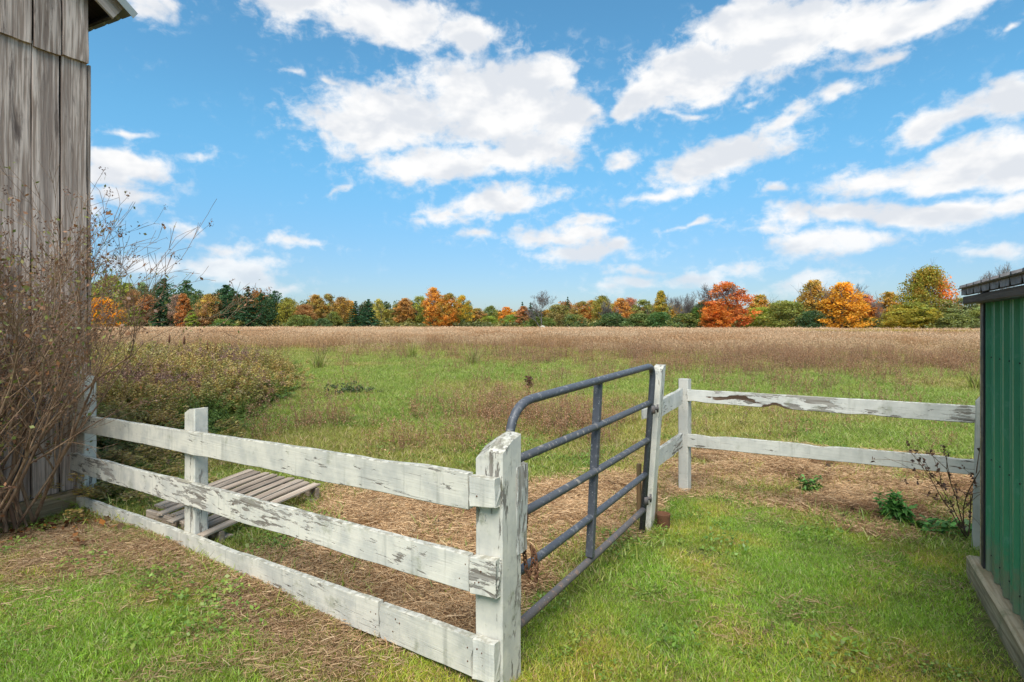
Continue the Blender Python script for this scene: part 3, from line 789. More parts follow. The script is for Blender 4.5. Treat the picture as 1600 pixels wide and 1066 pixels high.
# ------------------------------------------------------------------ tubular steel gate, standing ajar between the two fences
def build_gate():
    root = empty('tubular_gate', (0.02, 2.70, 0))
    tag(root, 'grey tubular steel farm gate with five bars and rounded top corners', 'gate')
    n_top, n_bot = W(793, 690, 2.66), W(789, 990, 2.66)
    def line(x0, y0, d0, x1, y1, d1): return W(x0, y0, d0), W(x1, y1, d1)
    dn, df = 2.70, 4.27
    # outer frame: one bent tube, up the near side, along the top, down the far side
    NT_, FT_ = W(800, 650, dn), W(1010.5, 574, df)
    nb = W(793, 1000, 2.66); fb = W(1003, 831, df)
    nt = W(796, 633, 2.66); ft = W(1021, 571, df)
    pts = [nb]
    def corner(a, c, b, r, k=8):
        u = (a - c).normalized(); v = (b - c).normalized()
        p, q = c + u * r, c + v * r
        return [p.lerp(c, t).lerp(c.lerp(q, t), t) for t in [i / k for i in range(k + 1)]]
    pts += corner(nb, nt, ft, .20) + corner(nt, ft, fb, .12) + [fb]
    m = MB(); m.tube(pts, .0225, 12); link('frame_tube', m.mesh('frame_tube', True), M_GATE, root, Matrix.Identity(4))
    bars = [((807, 718), (1016, 629), M_GATEB), ((810, 805), (1013, 687), M_GATEB), ((803, 899), (1009, 741), M_GATE), ((805, 981), (1006, 796), M_GATERUST)]
    for (x0, y0), (x1, y1), mt in bars:
        A, B = W(x0, y0, dn), W(x1, y1, df)
        A = A + (A - B).normalized() * .055
        mm = MB(); k = 10
        mm.tube([A.lerp(B, i / k) + Vector((0, 0, -.006 * math.sin(i / k * math.pi))) for i in range(k + 1)], .0215, 12)
        link('bar', mm.mesh('bar', True), mt, root, Matrix.Identity(4))
    # flat upright strap in the middle, on the near side of the bars
    fm = (1 / dn - 1 / df) and ((935 - 800) / F)
    def gd(px):                                                      # depth along the gate for a pixel column
        a, b = W(806, 800, dn), W(1008, 800, df); u = (px - 800) / F
        t = (u * a.y - a.x) / ((b.x - a.x) - u * (b.y - a.y)); return a.y + t * (b.y - a.y)
    A, B = W(935, 597, gd(935)), W(922, 866, gd(922))
    gdir = (W(1008, 800, df) - W(806, 800, dn)); gdir.z = 0; gdir.normalize(); gn = Vector((gdir.y, -gdir.x, 0))
    up = (A - B); L = up.length; z = up.normalized(); x = (gdir - z * gdir.dot(z)).normalized(); y = z.cross(x)
    M = Matrix((x, y, z)).transposed().to_4x4(); M.translation = B
    s = MB(); s.box((0, 0, L / 2), (.040, .046, L + .03)); me = s.mesh('upright_strap'); o = link('upright_strap', me, M_GATE, root, M)
    bv = o.modifiers.new('edge', 'BEVEL'); bv.width = .004; bv.segments = 2
    # hinge straps on the far upright
    for py in (640, 782):
        h = MB(); a = W(1019 if py < 700 else 1008, py, df)
        pn = MB(); pn.tube([a + Vector((.055, .055, -.03)), a + Vector((.055, .055, .03))], .008, 8); h.tube([a + Vector((0, 0, -.03)), a + Vector((0, 0, .03))], .0255, 10); h.box((a.x + .035, a.y + .045, a.z), (.05, .016, .022))
        hg = link('hinge', h.mesh('hinge', True), M_GATERUST, root, Matrix.Identity(4)); link('hinge_pin', pn.mesh('hinge_pin', True), M_GATERUST, hg, Matrix.Identity(4))
    # chain that ties the gate to its post
    ch = empty('gate_chain', W(814, 760, 2.72)); tag(ch, 'rusty chain hanging from the gate bar beside the white gate post', 'chain')
    path = [p_ + Vector((.012, -.045, 0)) for p_ in (W(807, 742, 2.64), W(812, 757, 2.66), W(816, 780, 2.68), W(818, 806, 2.67), W(815, 832, 2.67), W(815, 858, 2.67), W(818, 884, 2.67), W(822, 892, 2.66), W(827, 880, 2.665), W(829, 862, 2.665), W(826, 850, 2.67), W(831, 858, 2.665), W(834, 880, 2.66), W(833, 902, 2.66))]
    # even spacing along the path
    seg = [(path[i + 1] - path[i]).length for i in range(len(path) - 1)]; tot = sum(seg); nl = int(tot / .021)
    for i in range(nl):
        s_ = (i + .5) / nl * tot; k = 0
        while s_ > seg[k]: s_ -= seg[k]; k += 1
        c = path[k].lerp(path[k + 1], s_ / seg[k]); t = (path[k + 1] - path[k]).normalized()
        u = t.orthogonal().normalized(); v = t.cross(u)
        if i % 2: u, v = v, u
        ring = [c + t * (.0155 * math.cos(a)) + u * (.0095 * math.sin(a)) for a in [2 * math.pi * j / 10 for j in range(11)]]
        mm = MB(); mm.tube(ring, .0038, 5, cap=False); link('link', mm.mesh('link', True), M_RUST, ch, Matrix.Identity(4))
build_gate()

# ------------------------------------------------------------------ right fence: hinge post, corner post, rails to the shed
def build_fence_right():
    C = G(1070, 767); Rp = G(1528, 856); Gp = G(1015, 806)
    root = empty('paddock_fence', (C.x, C.y, 0))
    tag(root, 'two-rail weathered white board fence with rotten top rail between gate and shed', 'fence')
    X = (Rp - C).normalized(); nrm = Vector((X.y, -X.x, 0)); nrm = nrm if nrm.y < 0 else -nrm
    def B_depth(px):
        u = (px - 800) / F; t = (u * C.y - C.x) / ((Rp.x - C.x) - u * (Rp.y - C.y)); return C.y + t * (Rp.y - C.y)
    def rot1(x, z):
        a = math.exp(-((x - .42) / .26) ** 2) * math.exp(-((z - .52 - .12 * math.sin(x * 17)) / .13) ** 2) * 1.7
        b = math.exp(-((x - .78) / .12) ** 2) * math.exp(-((z - .06) / .16) ** 2) * 1.6
        return min(1, a + b)
    def bite(x): return .020 * math.exp(-((x - .78) / .05) ** 2) + .010 * max(0, math.sin(x * 9 + 1)) ** 4
    def bite_b(x): return .012 * max(0, math.sin(x * 7)) ** 6
    px_board('rail', root, M_RAILB, (1077, 608, 627), (1524, 633, 661), B_depth, .032, nseg=70, rows=6, seed=21, wav=.003, rot=rot1, bot=bite, off=nrm * .03)
    px_board('rail', root, M_RAILB, (1077, 677, 697), (1524, 716, 741), B_depth, .032, nseg=60, rows=5, seed=22, wav=.003, top=bite_b, off=nrm * .03)
    me = post_mesh('post', .094, .094, 1.07, 'flat', 13, wav=.008); link('post', me, M_POSTB, root, basis(X, Vector((C.x, C.y, 0))))
    me = post_mesh('post', .07, .10, 1.09, 'peak', 14, wav=.008, rise=.05, lean=(.02, 0)); link('post', me, M_POSTB, root, basis(X, Vector((Rp.x, Rp.y, 0))))
    me = post_mesh('post', .05, .05, .93, 'flat', 16, wav=.012, lean=(.01, 0)); o = link('post', me, M_STAKE, root, basis(X, Vector((Rp.x, Rp.y, 0)) + X * .055 + nrm * .01)); o['label'] = 'mossy brown wooden stake beside the last post'
    # short panel from the corner post to the hinge post
    H = W(1022, 700, 4.52)
    def H_depth(px):
        u = (px - 800) / F; t = (u * C.y - C.x) / ((H.x - C.x) - u * (H.y - C.y)); return C.y + t * (H.y - C.y)
    px_board('rail', root, M_RAILB, (1064, 607, 630), (1026, 628, 655), H_depth, .032, nseg=14, seed=23, wav=.006)
    px_board('rail', root, M_RAILB, (1064, 676, 699), (1018, 708, 736), H_depth, .032, nseg=14, seed=24, wav=.006)
    # hinge post with its slanted top, leaning with the gate
    b0 = W(1013, 806, 4.42); t0 = W(1030, 572, 4.42)
    lean = (t0.x - b0.x) / (t0.z - b0.z)
    gdir = Vector((.53, .848, 0))
    me = post_mesh('post', .105, .075, t0.z - b0.z + .02, 'slope_right', 17, rise=.06, lean=(0, 0))
    for v in me.vertices: pass
    Mx = basis(gdir, Vector((b0.x, b0.y, b0.z))); Sh = Matrix.Identity(4); Sh[0][2] = lean
    Tb = Matrix.Translation(Vector((b0.x, b0.y, b0.z))); o = link('hinge_post', me, M_POST, root, Matrix.Identity(4))
    me.transform(Tb @ Sh @ Tb.inverted() @ Mx)
    # brown prop stakes beside the hinge post
    for (px, y0, y1, d, w) in ((1021, 740, 806, 4.50, .055), (998.5, 724, 775, 4.72, .036)):
        a = W(px, y1, d); b = W(px, y0, d)
        me = post_mesh('prop_stake', w, w, b.z, 'flat', int(px), wav=.008); link('prop_stake', me, M_STAKE, root, basis(gdir, Vector((a.x, a.y, 0))))
    # rail ends showing left of the hinge post, behind the gate
    px_board('rail_end', root, M_RAILB, (1003, 640, 655), (1012, 637, 653), lambda p: 4.62, .03, nseg=4, seed=25, wav=.002)
build_fence_right()

# ------------------------------------------------------------------ rusty can and pallet
def build_stump():
    c = G(1036, 826); root_z = float(ground_z(c.x, c.y))
    m = MB(); pr = []
    for k, (z, r) in enumerate([(0, .052), (.02, .054), (.06, .052), (.10, .053), (.118, .055), (.126, .054), (.126, .046), (.09, .045)]): pr.append((z, r))
    n = 16; vs = []
    for z, r in pr:
        for j in range(n):
            a = 2 * math.pi * j / n; q = 1 + .05 * math.sin(3 * a + z * 20)
            vs.append((r * q * math.cos(a), r * q * math.sin(a), z))
    fs = [(i * n + j, i * n + (j + 1) % n, (i + 1) * n + (j + 1) % n, (i + 1) * n + j) for i in range(len(pr) - 1) for j in range(n)]
    fs.append(tuple(range(n))[::-1]); fs.append(tuple((len(pr) - 1) * n + j for j in range(n)))
    m.add(vs, fs); me = m.mesh('rusty_block', True)
    o = link('rusty_block', me, M_RUST); o.location = (c.x, c.y, root_z)
    tag(o, 'small rust-brown block on the lawn at the foot of the hinge post', 'block')
build_stump()
def build_pallet():
    P0 = Vector((-1.72, 5.10, .150)); e1 = Vector((-.36, -.93, 0)).normalized(); e2 = Vector((-.86, .51, 0)).normalized()
    root = empty('wooden_pallet', P0 * 1.0)
    tag(root, 'weathered grey wooden pallet lying on the ground behind the left fence', 'pallet')
    lens = [1.20, 1.16, 1.18, 1.12, 1.14, 1.06, 1.10, 1.0, .98]
    for i, L in enumerate(lens):
        tw = .02 * math.sin(i * 2.3)
        a = P0 + e2 * (.045 + i * .118) + e1 * (.012 * math.sin(i * 1.9)); b = a + e1 * L + e2 * tw + Vector((0, 0, -.05 + .015 * math.sin(i * 3.1)))
        me = plank_mesh('slat', (b - a).length, .074, .068, .02, nseg=12, rows=2, seed=130 + i, wav=.004, jag=.012)
        x = (b - a).normalized(); z = Vector((0, 0, 1)); z = (z - x * z.dot(x)).normalized(); y = z.cross(x)
        M = Matrix((x, z, -y)).transposed().to_4x4(); M.translation = a
        link('slat', me, M_PALLET, root, M)
    for s in (.03, .55, 1.05):
        a = P0 + e1 * s - Vector((0, 0, .066 + .04 * s)); b = a + e2 * 1.0
        board('stringer', root, M_PALLET, a, b, .088, .088, .036, nseg=10, rows=2, seed=150 + int(s * 10), wav=.004)
    for s in (.06, .52, 1.0):
        a = P0 + e1 * s - Vector((0, 0, .118)) ; b = a + e2 * 1.0
        me = plank_mesh('bottom_slat', 1.0, .09, .09, .016, nseg=8, rows=2, seed=170 + int(s * 10))
        x = e2; z = Vector((0, 0, 1)); y = z.cross(x); M = Matrix((x, z, -y)).transposed().to_4x4(); M.translation = a
        link('bottom_slat', me, M_PALLET, root, M)
build_pallet()
# ------------------------------------------------------------------ trees
def leaf_cloud(C, Rr, per, size, seed, flat=.0, squash=.75, vert=False):
    """small diamond leaves round cluster centres C with radii Rr; returns V, F, cluster id"""
    r = np.random.default_rng(seed)
    n = len(C); ids = np.repeat(np.arange(n), per)
    P = r.normal(size=(len(ids), 3)); P /= np.linalg.norm(P, axis=1)[:, None]
    P *= (r.random(len(ids)) ** .45)[:, None] * Rr[ids][:, None]; P[:, 2] *= squash
    P = P + C[ids]
    a = r.normal(size=(len(ids), 3)); a[:, 2] *= (1 - flat); a /= np.linalg.norm(a, axis=1)[:, None]
    b = np.cross(a, r.normal(size=(len(ids), 3))); b /= np.linalg.norm(b, axis=1)[:, None]
    s = size * (.6 + .8 * r.random(len(ids)))[:, None]
    V = np.stack([P + a * s, P + b * s * .6, P - a * s, P - b * s * .6], 1).reshape(-1, 3)
    Fc = np.arange(len(V)).reshape(-1, 4)
    return V, Fc, np.repeat(ids, 4), r
def crown_mesh(name, H, Wd, base, seed, nclu=90, per=42, size=.16, shape='round', gaps=.15, lean=0.0, patch=None):
    """a broadleaf crown of height H, width Wd, starting at height base; clumps with gaps between them"""
    r = np.random.default_rng(seed)
    C = []; rad = []
    hh = (H - base)
    while len(C) < nclu:
        f = r.random() ** .85
        prof = {'round': math.sin(math.pi * (f * .86 + .12)) ** .62, 'oval': math.sin(math.pi * (f * .80 + .17)) ** .75, 'egg': (1 - f) ** .55 * min(1, f * 5 + .45), 'spread': math.sin(math.pi * (f * .72 + .24)) ** .5}[shape]
        a = r.random() * 2 * math.pi; q = r.random() ** .42
        lump = .72 + .5 * float(vnoise(np.array(a * 1.6 + seed), np.array(f * 4 + seed)))
        x = math.cos(a) * q * prof * Wd / 2 * lump; y = math.sin(a) * q * prof * Wd / 2 * lump
        z = base + f * hh * .96
        if float(vnoise(np.array(x * 1.1 + seed), np.array(z * 1.1 + y))) < gaps * 1.6: continue
        C.append((x + lean * f, y, z)); rad.append(Wd * (.085 + .085 * r.random()))
    C = np.array(C); rad = np.array(rad)
    V, Fc, ids, r2 = leaf_cloud(C, rad, per, size, seed + 1)
    val = (.62 + .62 * r2.random(len(C)))[ids] * (.75 + .5 * np.repeat(r2.random(len(V) // 4), 4))
    mixv = np.clip(r2.random(len(C)) * 1.15 - .25 + .55 * ((C[:, 2] - base) / hh - .5), 0, 1)[ids]
    mixv = np.clip(mixv + .35 * (np.repeat(r2.random(len(V) // 4), 4) - .5), 0, 1)
    if patch:                                                    # one bough turned early
        (cx, cz, pr) = patch
        dd = np.hypot(C[:, 0] - cx, (C[:, 2] - cz) * .8)[ids]
        mixv = np.where((dd < pr) & (C[:, 1][ids] < .6), 1.0, mixv * .42)
    col = np.stack([val, mixv, np.zeros_like(val), np.ones_like(val)], 1)
    return np_mesh(name, V, Fc, col)
def limbs(mb, p, d, L, r, depth, rs, spread=.7, up=.25, sides=5, kids=(2, 4), out=None, rmin=0.0):
    """recursive limb: a bent tapered tube with side limbs"""
    n = 5 if depth > 1 else 4; pts = [Vector(p)]; dirn = Vector(d).normalized(); q = Vector(p)
    for i in range(n - 1):
        dirn = (dirn + Vector((rs.uniform(-1, 1), rs.uniform(-1, 1), rs.uniform(-.4, .9) * up * 2)) * .20).normalized()
        q = q + dirn * (L / (n - 1)); pts.append(q.copy())
    rad = [max(rmin, r * (1 - .62 * i / (n - 1))) for i in range(n)]
    mb.tube(pts, rad, max(3, sides), cap=False)
    if out is not None and depth == 0: out.append(pts[-1])
    if depth > 0:
        for k in range(rs.randint(*kids)):
            i = rs.randint(1, n - 1); t = pts[i] - pts[i - 1]; t.normalize()
            s = Vector((rs.uniform(-1, 1), rs.uniform(-1, 1), rs.uniform(-.3, .8)));  s = (s - t * s.dot(t))
            s = s.normalized() if s.length > .01 else t.orthogonal()
            nd = (t * (1 - spread * .6) + s * spread + Vector((0, 0, up))).normalized()
            limbs(mb, pts[i], nd, L * rs.uniform(.5, .78), rad[i] * .68, depth - 1, rs, spread, up, sides - 1, kids, out, rmin)
        limbs(mb, pts[-1], dirn, L * .62, rad[-1], depth - 1, rs, spread, up, sides - 1, kids, out, rmin)
def trunk_mesh(name, H, r, seed, depth=2, bare=False):
    rs = random.Random(seed); mb = MB()
    if bare: limbs(mb, (0, 0, -.2), (rs.uniform(-.06, .06), 0, 1), H * .36, r, 5, rs, .66, .30, 6, (3, 4), None, .015)
    else: limbs(mb, (0, 0, -.2), (0, 0, 1), H * .52, r, depth, rs, .6, .35, 6, (3, 5))
    return mb.mesh(name, True)
def conifer_mesh(name, H, Wd, seed, kind='pine'):
    """tiers of drooping boughs, each a fan of needle sprays"""
    r = np.random.default_rng(seed); C = []; rad = []
    tiers = 15
    for i in range(tiers):
        f = i / (tiers - 1); z = H * (.07 + .90 * f)
        if kind == 'spruce': w = Wd / 2 * (1 - f) ** .85 + .10
        else: w = Wd / 2 * (math.sin(math.pi * min(1, .30 + .70 * f)) ** .55 if f < .98 else .15) * (.75 + .4 * r.random())
        nb = max(3, int(9 * (1 - .6 * f)))
        a0 = r.random() * 6.28
        for k in range(nb):
            a = a0 + 6.283 * k / nb + r.normal() * .18; ln = w * (.72 + .5 * r.random())
            for j, g in enumerate((.35, .68, 1.0)):
                C.append((math.cos(a) * ln * g, math.sin(a) * ln * g, z - .10 * ln * g * (1 if kind == 'spruce' else -.8) + r.normal() * .12)); rad.append((.17 * w * (1.25 - g * .45) + .18) * (1.0 if kind == 'spruce' else 1.35))
    C = np.array(C); rad = np.array(rad)
    V, Fc, ids, r2 = leaf_cloud(C, rad, 18, .17, seed + 3, squash=.42 if kind == 'spruce' else .75)
    val = (.55 + .7 * r2.random(len(C)))[ids] * (.75 + .5 * np.repeat(r2.random(len(V) // 4), 4))
    mixv = np.clip(r2.random(len(C)) * 1.1 - .2, 0, 1)[ids]
    return np_mesh(name, V, Fc, np.stack([val, mixv, val * 0, val * 0 + 1], 1))
def straight_trunk(name, H, r):
    mb = MB(); mb.tube([(0, 0, -.2), (.02, 0, H * .4), (0, .03, H * .96)], [r, r * .7, r * .12], 7); return mb.mesh(name, True)

# shared meshes of 10 m trees, scaled per tree
PROTO = {}
for k, (sh, wd, base, gaps, nc) in enumerate([('round', 7.0, 1.0, .06, 190), ('oval', 5.2, .7, .08, 170), ('egg', 7.0, .4, .06, 190), ('round', 6.0, 1.4, .26, 120), ('oval', 4.4, .4, .10, 150), ('spread', 7.5, .8, .10, 180)]):
    PROTO['b%d' % k] = (crown_mesh('crown', 10, wd, base, 400 + k * 13, nc, 44, .16, sh, gaps), trunk_mesh('trunk', 10, .20, 50 + k), wd)
for k in range(3): PROTO['p%d' % k] = (conifer_mesh('crown', 10, 5.6 + k * .5, 700 + k * 17, 'pine'), straight_trunk('trunk', 10, .17), 5.6)
for k in range(2): PROTO['s%d' % k] = (conifer_mesh('crown', 10, 5.0, 760 + k * 7, 'spruce'), straight_trunk('trunk', 10, .16), 5.0)
for k in range(3): PROTO['n%d' % k] = (None, trunk_mesh('branches', 10, .24, 90 + k, bare=True), 7.0)
for k in range(3): PROTO['u%d' % k] = (crown_mesh('foliage', 10, 13.0, .0, 820 + k * 11, 110, 40, .34, 'spread', .08), trunk_mesh('stems', 7.5, .16, 70 + k), 13.0)
for me in set(m for p in PROTO.values() for m in p[:2] if m): pass

YG, GOLD, OLIV, OR, RED, BRN, PNK, DG, PG, GRN, LGR = ((.24, .23, .030), (.52, .27, .018), (.16, .155, .032), (.42, .15, .018), (.36, .075, .018), (.22, .12, .045), (.27, .15, .10), (.028, .062, .024), (.040, .080, .028), (.07, .115, .026), (.17, .22, .035))
def tree(kind, px, top, wpx, D, a, b, label, name='tree', cat='tree', group='trees along the far field edge', bare_top=False, basey=None):
    crown, trunk, pw = PROTO[kind]
    top -= (513 - top) * (.12 if kind[0] in 'bps' and kind != 'big' else .05)
    H = EYE + (HZ - top) / F * D; wd = wpx * D / F
    loc = Vector(((px - 800) / F * D, D, 0))
    o = empty(name, loc); tag(o, label, cat, group)
    sz, sx = H / 10, wd / pw * (1.0 if kind[0] in 'nu' or kind == 'big' else 1.32)
    if kind[0] == 'n': sx = max(sx, sz * .8)
    rz = random.uniform(0, 6.28)
    S = Matrix.Translation(loc) @ Matrix.Rotation(rz, 4, 'Z') @ Matrix.Diagonal((sx, sx, sz, 1))
    if crown:
        c = link(crown.name.split('.')[0], crown, M_CROWN, o, S); c.color = (*a, 1); c['second_colour'] = b
    t = link(trunk.name.split('.')[0], trunk, M_PALEBARK if kind[0] == 'n' else M_BARK, o, S)
    if bare_top:
        t2 = link('bare_limbs', PROTO['n1'][1], M_PALEBARK, o, Matrix.Translation(loc) @ Matrix.Rotation(rz + 1, 4, 'Z') @ Matrix.Diagonal((sx * .75, sx * .75, sz * 1.12, 1)))
    return o
T = tree
L0, L1, L2 = 118.0, 122.0, 128.0
# left wood, from the barn corner rightwards
T('b1', 100, 450, 40, L0, OLIV, YG, 'olive tree mostly hidden behind the barn corner')
T('b0', 172, 440, 46, L1, (.19, .20, .035), YG, 'tall yellow-green tree rising over the golden tree next to the barn')
T('b2', 163, 470, 62, 112.0, GOLD, (.60, .30, .015), 'bright golden-yellow tree with low boughs beside the barn corner')
T('b4', 199, 449, 26, L2, (.10, .13, .03), OLIV, 'muted green tree between the yellow-green tree and the pale bare-stemmed one')
T('b5', 209, 460, 22, L1, (.30, .15, .06), BRN, 'small dull orange-brown tree left of the red one at the wood edge')
T('b3', 222, 449, 26, L2, (.13, .16, .06), (.17, .18, .07), 'thin grey-green tree with pale stems showing above the orange-brown one')
T('b1', 231, 466, 30, 116.0, (.30, .10, .03), (.24, .13, .04), 'deep red-orange tree left of the two pines in the wood')
T('s0', 249, 462, 32, 115.0, DG, (.022, .05, .022), 'dark green spruce standing forward beside the red tree')
T('p0', 256, 444, 36, L2, PG, DG, 'tall broad pine top rising behind the forward spruce')
T('b3', 275, 466, 22, 116.0, PNK, (.20, .15, .12), 'thin pinkish-grey tree half bare beside the narrow orange one')
T('b4', 286, 464, 18, 115.0, (.36, .13, .03), BRN, 'narrow vivid orange-red tree between two pines')
T('p1', 291, 447, 38, L2, PG, (.06, .10, .03), 'tall pine behind the narrow orange-red tree')
T('p2', 310, 462, 26, 120.0, PG, OLIV, 'mid-green pine just left of the pinkish-yellow tree')
T('b4', 212, 482, 22, 114.0, LGR, OLIV, 'low light-green young tree right of the golden tree')
T('b0', 328, 466, 32, 115.0, (.27, .14, .07), (.33, .22, .035), 'pinkish-brown tree turning yellow, in front of dark pines')
T('b4', 300, 490, 16, 113.0, LGR, YG, 'small yellow-green sapling below the narrow orange tree')
T('p0', 354, 453, 44, 117.0, DG, (.035, .075, .028), 'large dark pine right of the pinkish-brown tree')
T('s1', 388, 454, 32, 116.0, DG, (.035, .07, .028), 'pointed dark pine in the middle of the three dark pines')
T('p1', 409, 465, 28, 117.0, DG, PG, 'shorter dark pine left of the last pine of the wood')
T('p2', 429, 461, 30, 119.0, DG, PG, 'last dark pine at the right end of the pine group')
T('b0', 451, 471, 30, 118.0, (.26, .21, .03), OLIV, 'mustard-yellow tree right of the pine group')
T('b5', 476, 480, 28, 117.0, (.33, .16, .06), BRN, 'low orange-brown tree right of the mustard one')
T('b1', 493, 466, 28, L1, (.24, .17, .04), (.32, .16, .03), 'olive-orange tree with a raised crown')
T('b3', 513, 465, 26, L1, (.24, .13, .04), OLIV, 'ragged brown and green tree with thin top')
T('b0', 534, 470, 30, L1, (.32, .19, .035), BRN, 'golden-brown round tree left of the spruce pair')
T('b2', 520, 490, 30, 117.0, OLIV, (.10, .12, .03), 'low olive tree in front of the golden-brown one')
T('s0', 556, 475, 26, 116.0, DG, (.03, .07, .026), 'left of two dark spruces standing together')
T('s1', 576, 472, 28, 115.0, (.025, .07, .03), DG, 'right of two dark spruces standing together')
T('b4', 546, 474, 20, 124.0, GOLD, (.36, .2, .03), 'golden tree top showing behind the spruce pair')
T('b3', 591, 472, 18, 121.0, (.36, .26, .07), YG, 'pale yellow thin tree right of the spruce pair')
T('b5', 606, 487, 26, 124.0, OLIV, (.28, .18, .03), 'low olive tree in the dip of the tree line')
T('b1', 620, 480, 22, 123.0, (.14, .14, .03), (.24, .17, .04), 'dull olive tree right of the dip')
T('b1', 633, 471, 26, 121.0, (.34, .16, .035), BRN, 'orange-brown tree with pinkish top left of the orange pair')
T('b3', 655, 468, 24, 122.0, OLIV, YG, 'thin half-bare green tree left of the orange pair')
T('b1', 677, 456, 27, 117.0, (.40, .17, .03), (.42, .22, .035), 'tall pointed orange tree of the orange pair')
T('b0', 700, 465, 34, 116.0, (.40, .15, .02), (.20, .17, .03), 'rounder orange tree with an olive side')
T('b3', 722, 467, 24, 118.0, (.17, .18, .035), GOLD, 'green and yellow thin tree right of the orange trees')
T('b1', 746, 485, 24, 122.0, (.34, .16, .05), OLIV, 'low pinkish-orange tree before the gap in the tree line')
T('b0', 766, 482, 22, 132.0, (.11, .14, .03), OLIV, 'green round tree in the distant gap')
T('b1', 791, 483, 20, 132.0, (.44, .22, .03), OR, 'small orange tree in the distant gap')
T('b5', 762, 496, 28, 122.0, LGR, YG, 'low light-green bushy tree in front of the gap')
T('b5', 803, 494, 30, 121.0, LGR, (.12, .16, .03), 'low bright green bushy tree left of the leafless tree')
T('s0', 816, 476, 14, 140.0, DG, DG, 'left far spruce tip behind the leafless tree')
T('s1', 829, 477, 14, 140.0, DG, PG, 'far spruce tip directly beside the leafless trunk')
T('n0', 844, 449, 56, 104.0, BRN, BRN, 'tall leafless grey tree near the middle of the field edge', group=None)
T('b4', 818, 482, 20, 118.0, (.36, .15, .06), BRN, 'rusty tree behind the leafless tree')
T('b5', 872, 480, 34, 112.0, (.20, .14, .05), OLIV, 'brown-olive tree just right of the leafless tree')
T('b4', 886, 488, 12, 114.0, (.42, .36, .03), YG, 'small lemon-yellow tree among olive shrubs')
T('s0', 887, 469, 12, 150.0, DG, DG, 'single far spruce tip on the skyline right of the leafless tree')
T('b0', 908, 476, 32, 150.0, (.33, .15, .04), OLIV, 'far rusty tree on the low rise')
T('b1', 925, 474, 28, 150.0, (.38, .12, .03), (.28, .2, .04), 'far red-orange tree on the low rise')
T('b0', 941, 468, 30, 112.0, (.26, .19, .035), OLIV, 'mustard-olive round tree right of the low rise')
T('n2', 955, 462, 34, 108.0, BRN, BRN, 'twiggy half-bare tree between mustard and orange trees')
T('b1', 970, 471, 28, 113.0, (.40, .17, .03), (.30, .17, .05), 'orange round tree in the middle of the right hedge')
T('b5', 985, 471, 24, 128.0, (.36, .12, .05), PNK, 'far rust-red tree top behind the orange round one')
T('b3', 1004, 473, 34, 112.0, (.17, .17, .05), OLIV, 'sage-green loose tree left of the slim golden one')
T('b4', 1033, 460, 18, 108.0, (.33, .21, .03), (.2, .18, .03), 'slim golden-olive tree left of the twin bare trees')
T('n1', 1062, 452, 44, 98.0, BRN, BRN, 'leafless tree with twin stems left of the red maple', group=None)
T('n2', 1074, 455, 34, 98.5, BRN, BRN, 'smaller leafless tree crowding the twin-stemmed one')
T('b0', 1099, 475, 30, 97.0, (.09, .16, .025), GRN, 'bright green rounded tree left of the red maple')
T('b3', 1136, 449, 60, 94.0, (.40, .11, .03), (.36, .14, .03), 'red-orange maple with bare limbs sticking out of its thinning top', group=None, bare_top=True)
T('b0', 1118, 478, 40, 93.0, (.42, .13, .025), (.45, .19, .025), 'low dense orange boughed tree under the red maple')
T('b1', 1188, 466, 30, 104.0, (.42, .18, .025), (.2, .17, .03), 'small orange and green tree right of the red maple')
T('b5', 1188, 484, 40, 96.0, (.30, .28, .03), LGR, 'low lime-yellow tree beside the olive bush')
T('b5', 1228, 475, 58, 92.0, (.14, .155, .035), (.2, .18, .04), 'broad olive-green tree between the lime and orange trees')
T('b2', 1270, 446, 54, 92.0, (.38, .20, .04), (.24, .19, .045), 'orange-topped tree with an olive lower crown')
T('b2', 1316, 449, 66, 88.0, (.46, .22, .022), (.50, .26, .03), 'large golden-orange broad tree with bare twigs on top', bare_top=True)
T('b1', 1352, 466, 32, 92.0, (.42, .15, .025), (.3, .1, .05), 'dark orange small tree right of the golden-orange tree')
T('n0', 1368, 462, 24, 90.0, BRN, BRN, 'slim greyish half-bare tree left of the great maple')
T('b1', 1388, 462, 32, 94.0, (.40, .19, .03), OLIV, 'orange-olive tree touching the great maple on its left')
# the great maple by the shed: its own crown, with one orange bough
BIGD = 84.0; BH = EYE + (HZ - 407) / F * BIGD
PROTO['big'] = (crown_mesh('crown', 10, 9.6, .25, 991, 300, 64, .13, 'egg', .20, patch=(2.75, 6.2, 1.75)), trunk_mesh('trunk', 10, .26, 61, 3), 9.6)
o = T('big', 1447, 409, 118, BIGD, (.155, .17, .026), (.55, .17, .02), 'tallest maple, green and gold with one vivid orange bough, left of the shed', group=None)
for c in o.children: c.matrix_local = Matrix.Diagonal((*[abs(x) for x in c.matrix_local.to_scale()], 1))
T('b0', 1424, 478, 62, 82.0, (.30, .22, .03), (.15, .16, .03), 'low golden-green skirt tree in front of the tallest maple')
T('n1', 1540, 404, 66, 80.0, BRN, BRN, 'pale leafless tree standing above the shed roof', group=None)
T('b3', 1512, 470, 54, 80.0, (.19, .17, .07), (.12, .15, .05), 'grey-olive loose tree between the tallest maple and the shed')
T('b5', 1550, 478, 60, 82.0, (.20, .16, .05), OLIV, 'olive tree hidden behind the shed roof')
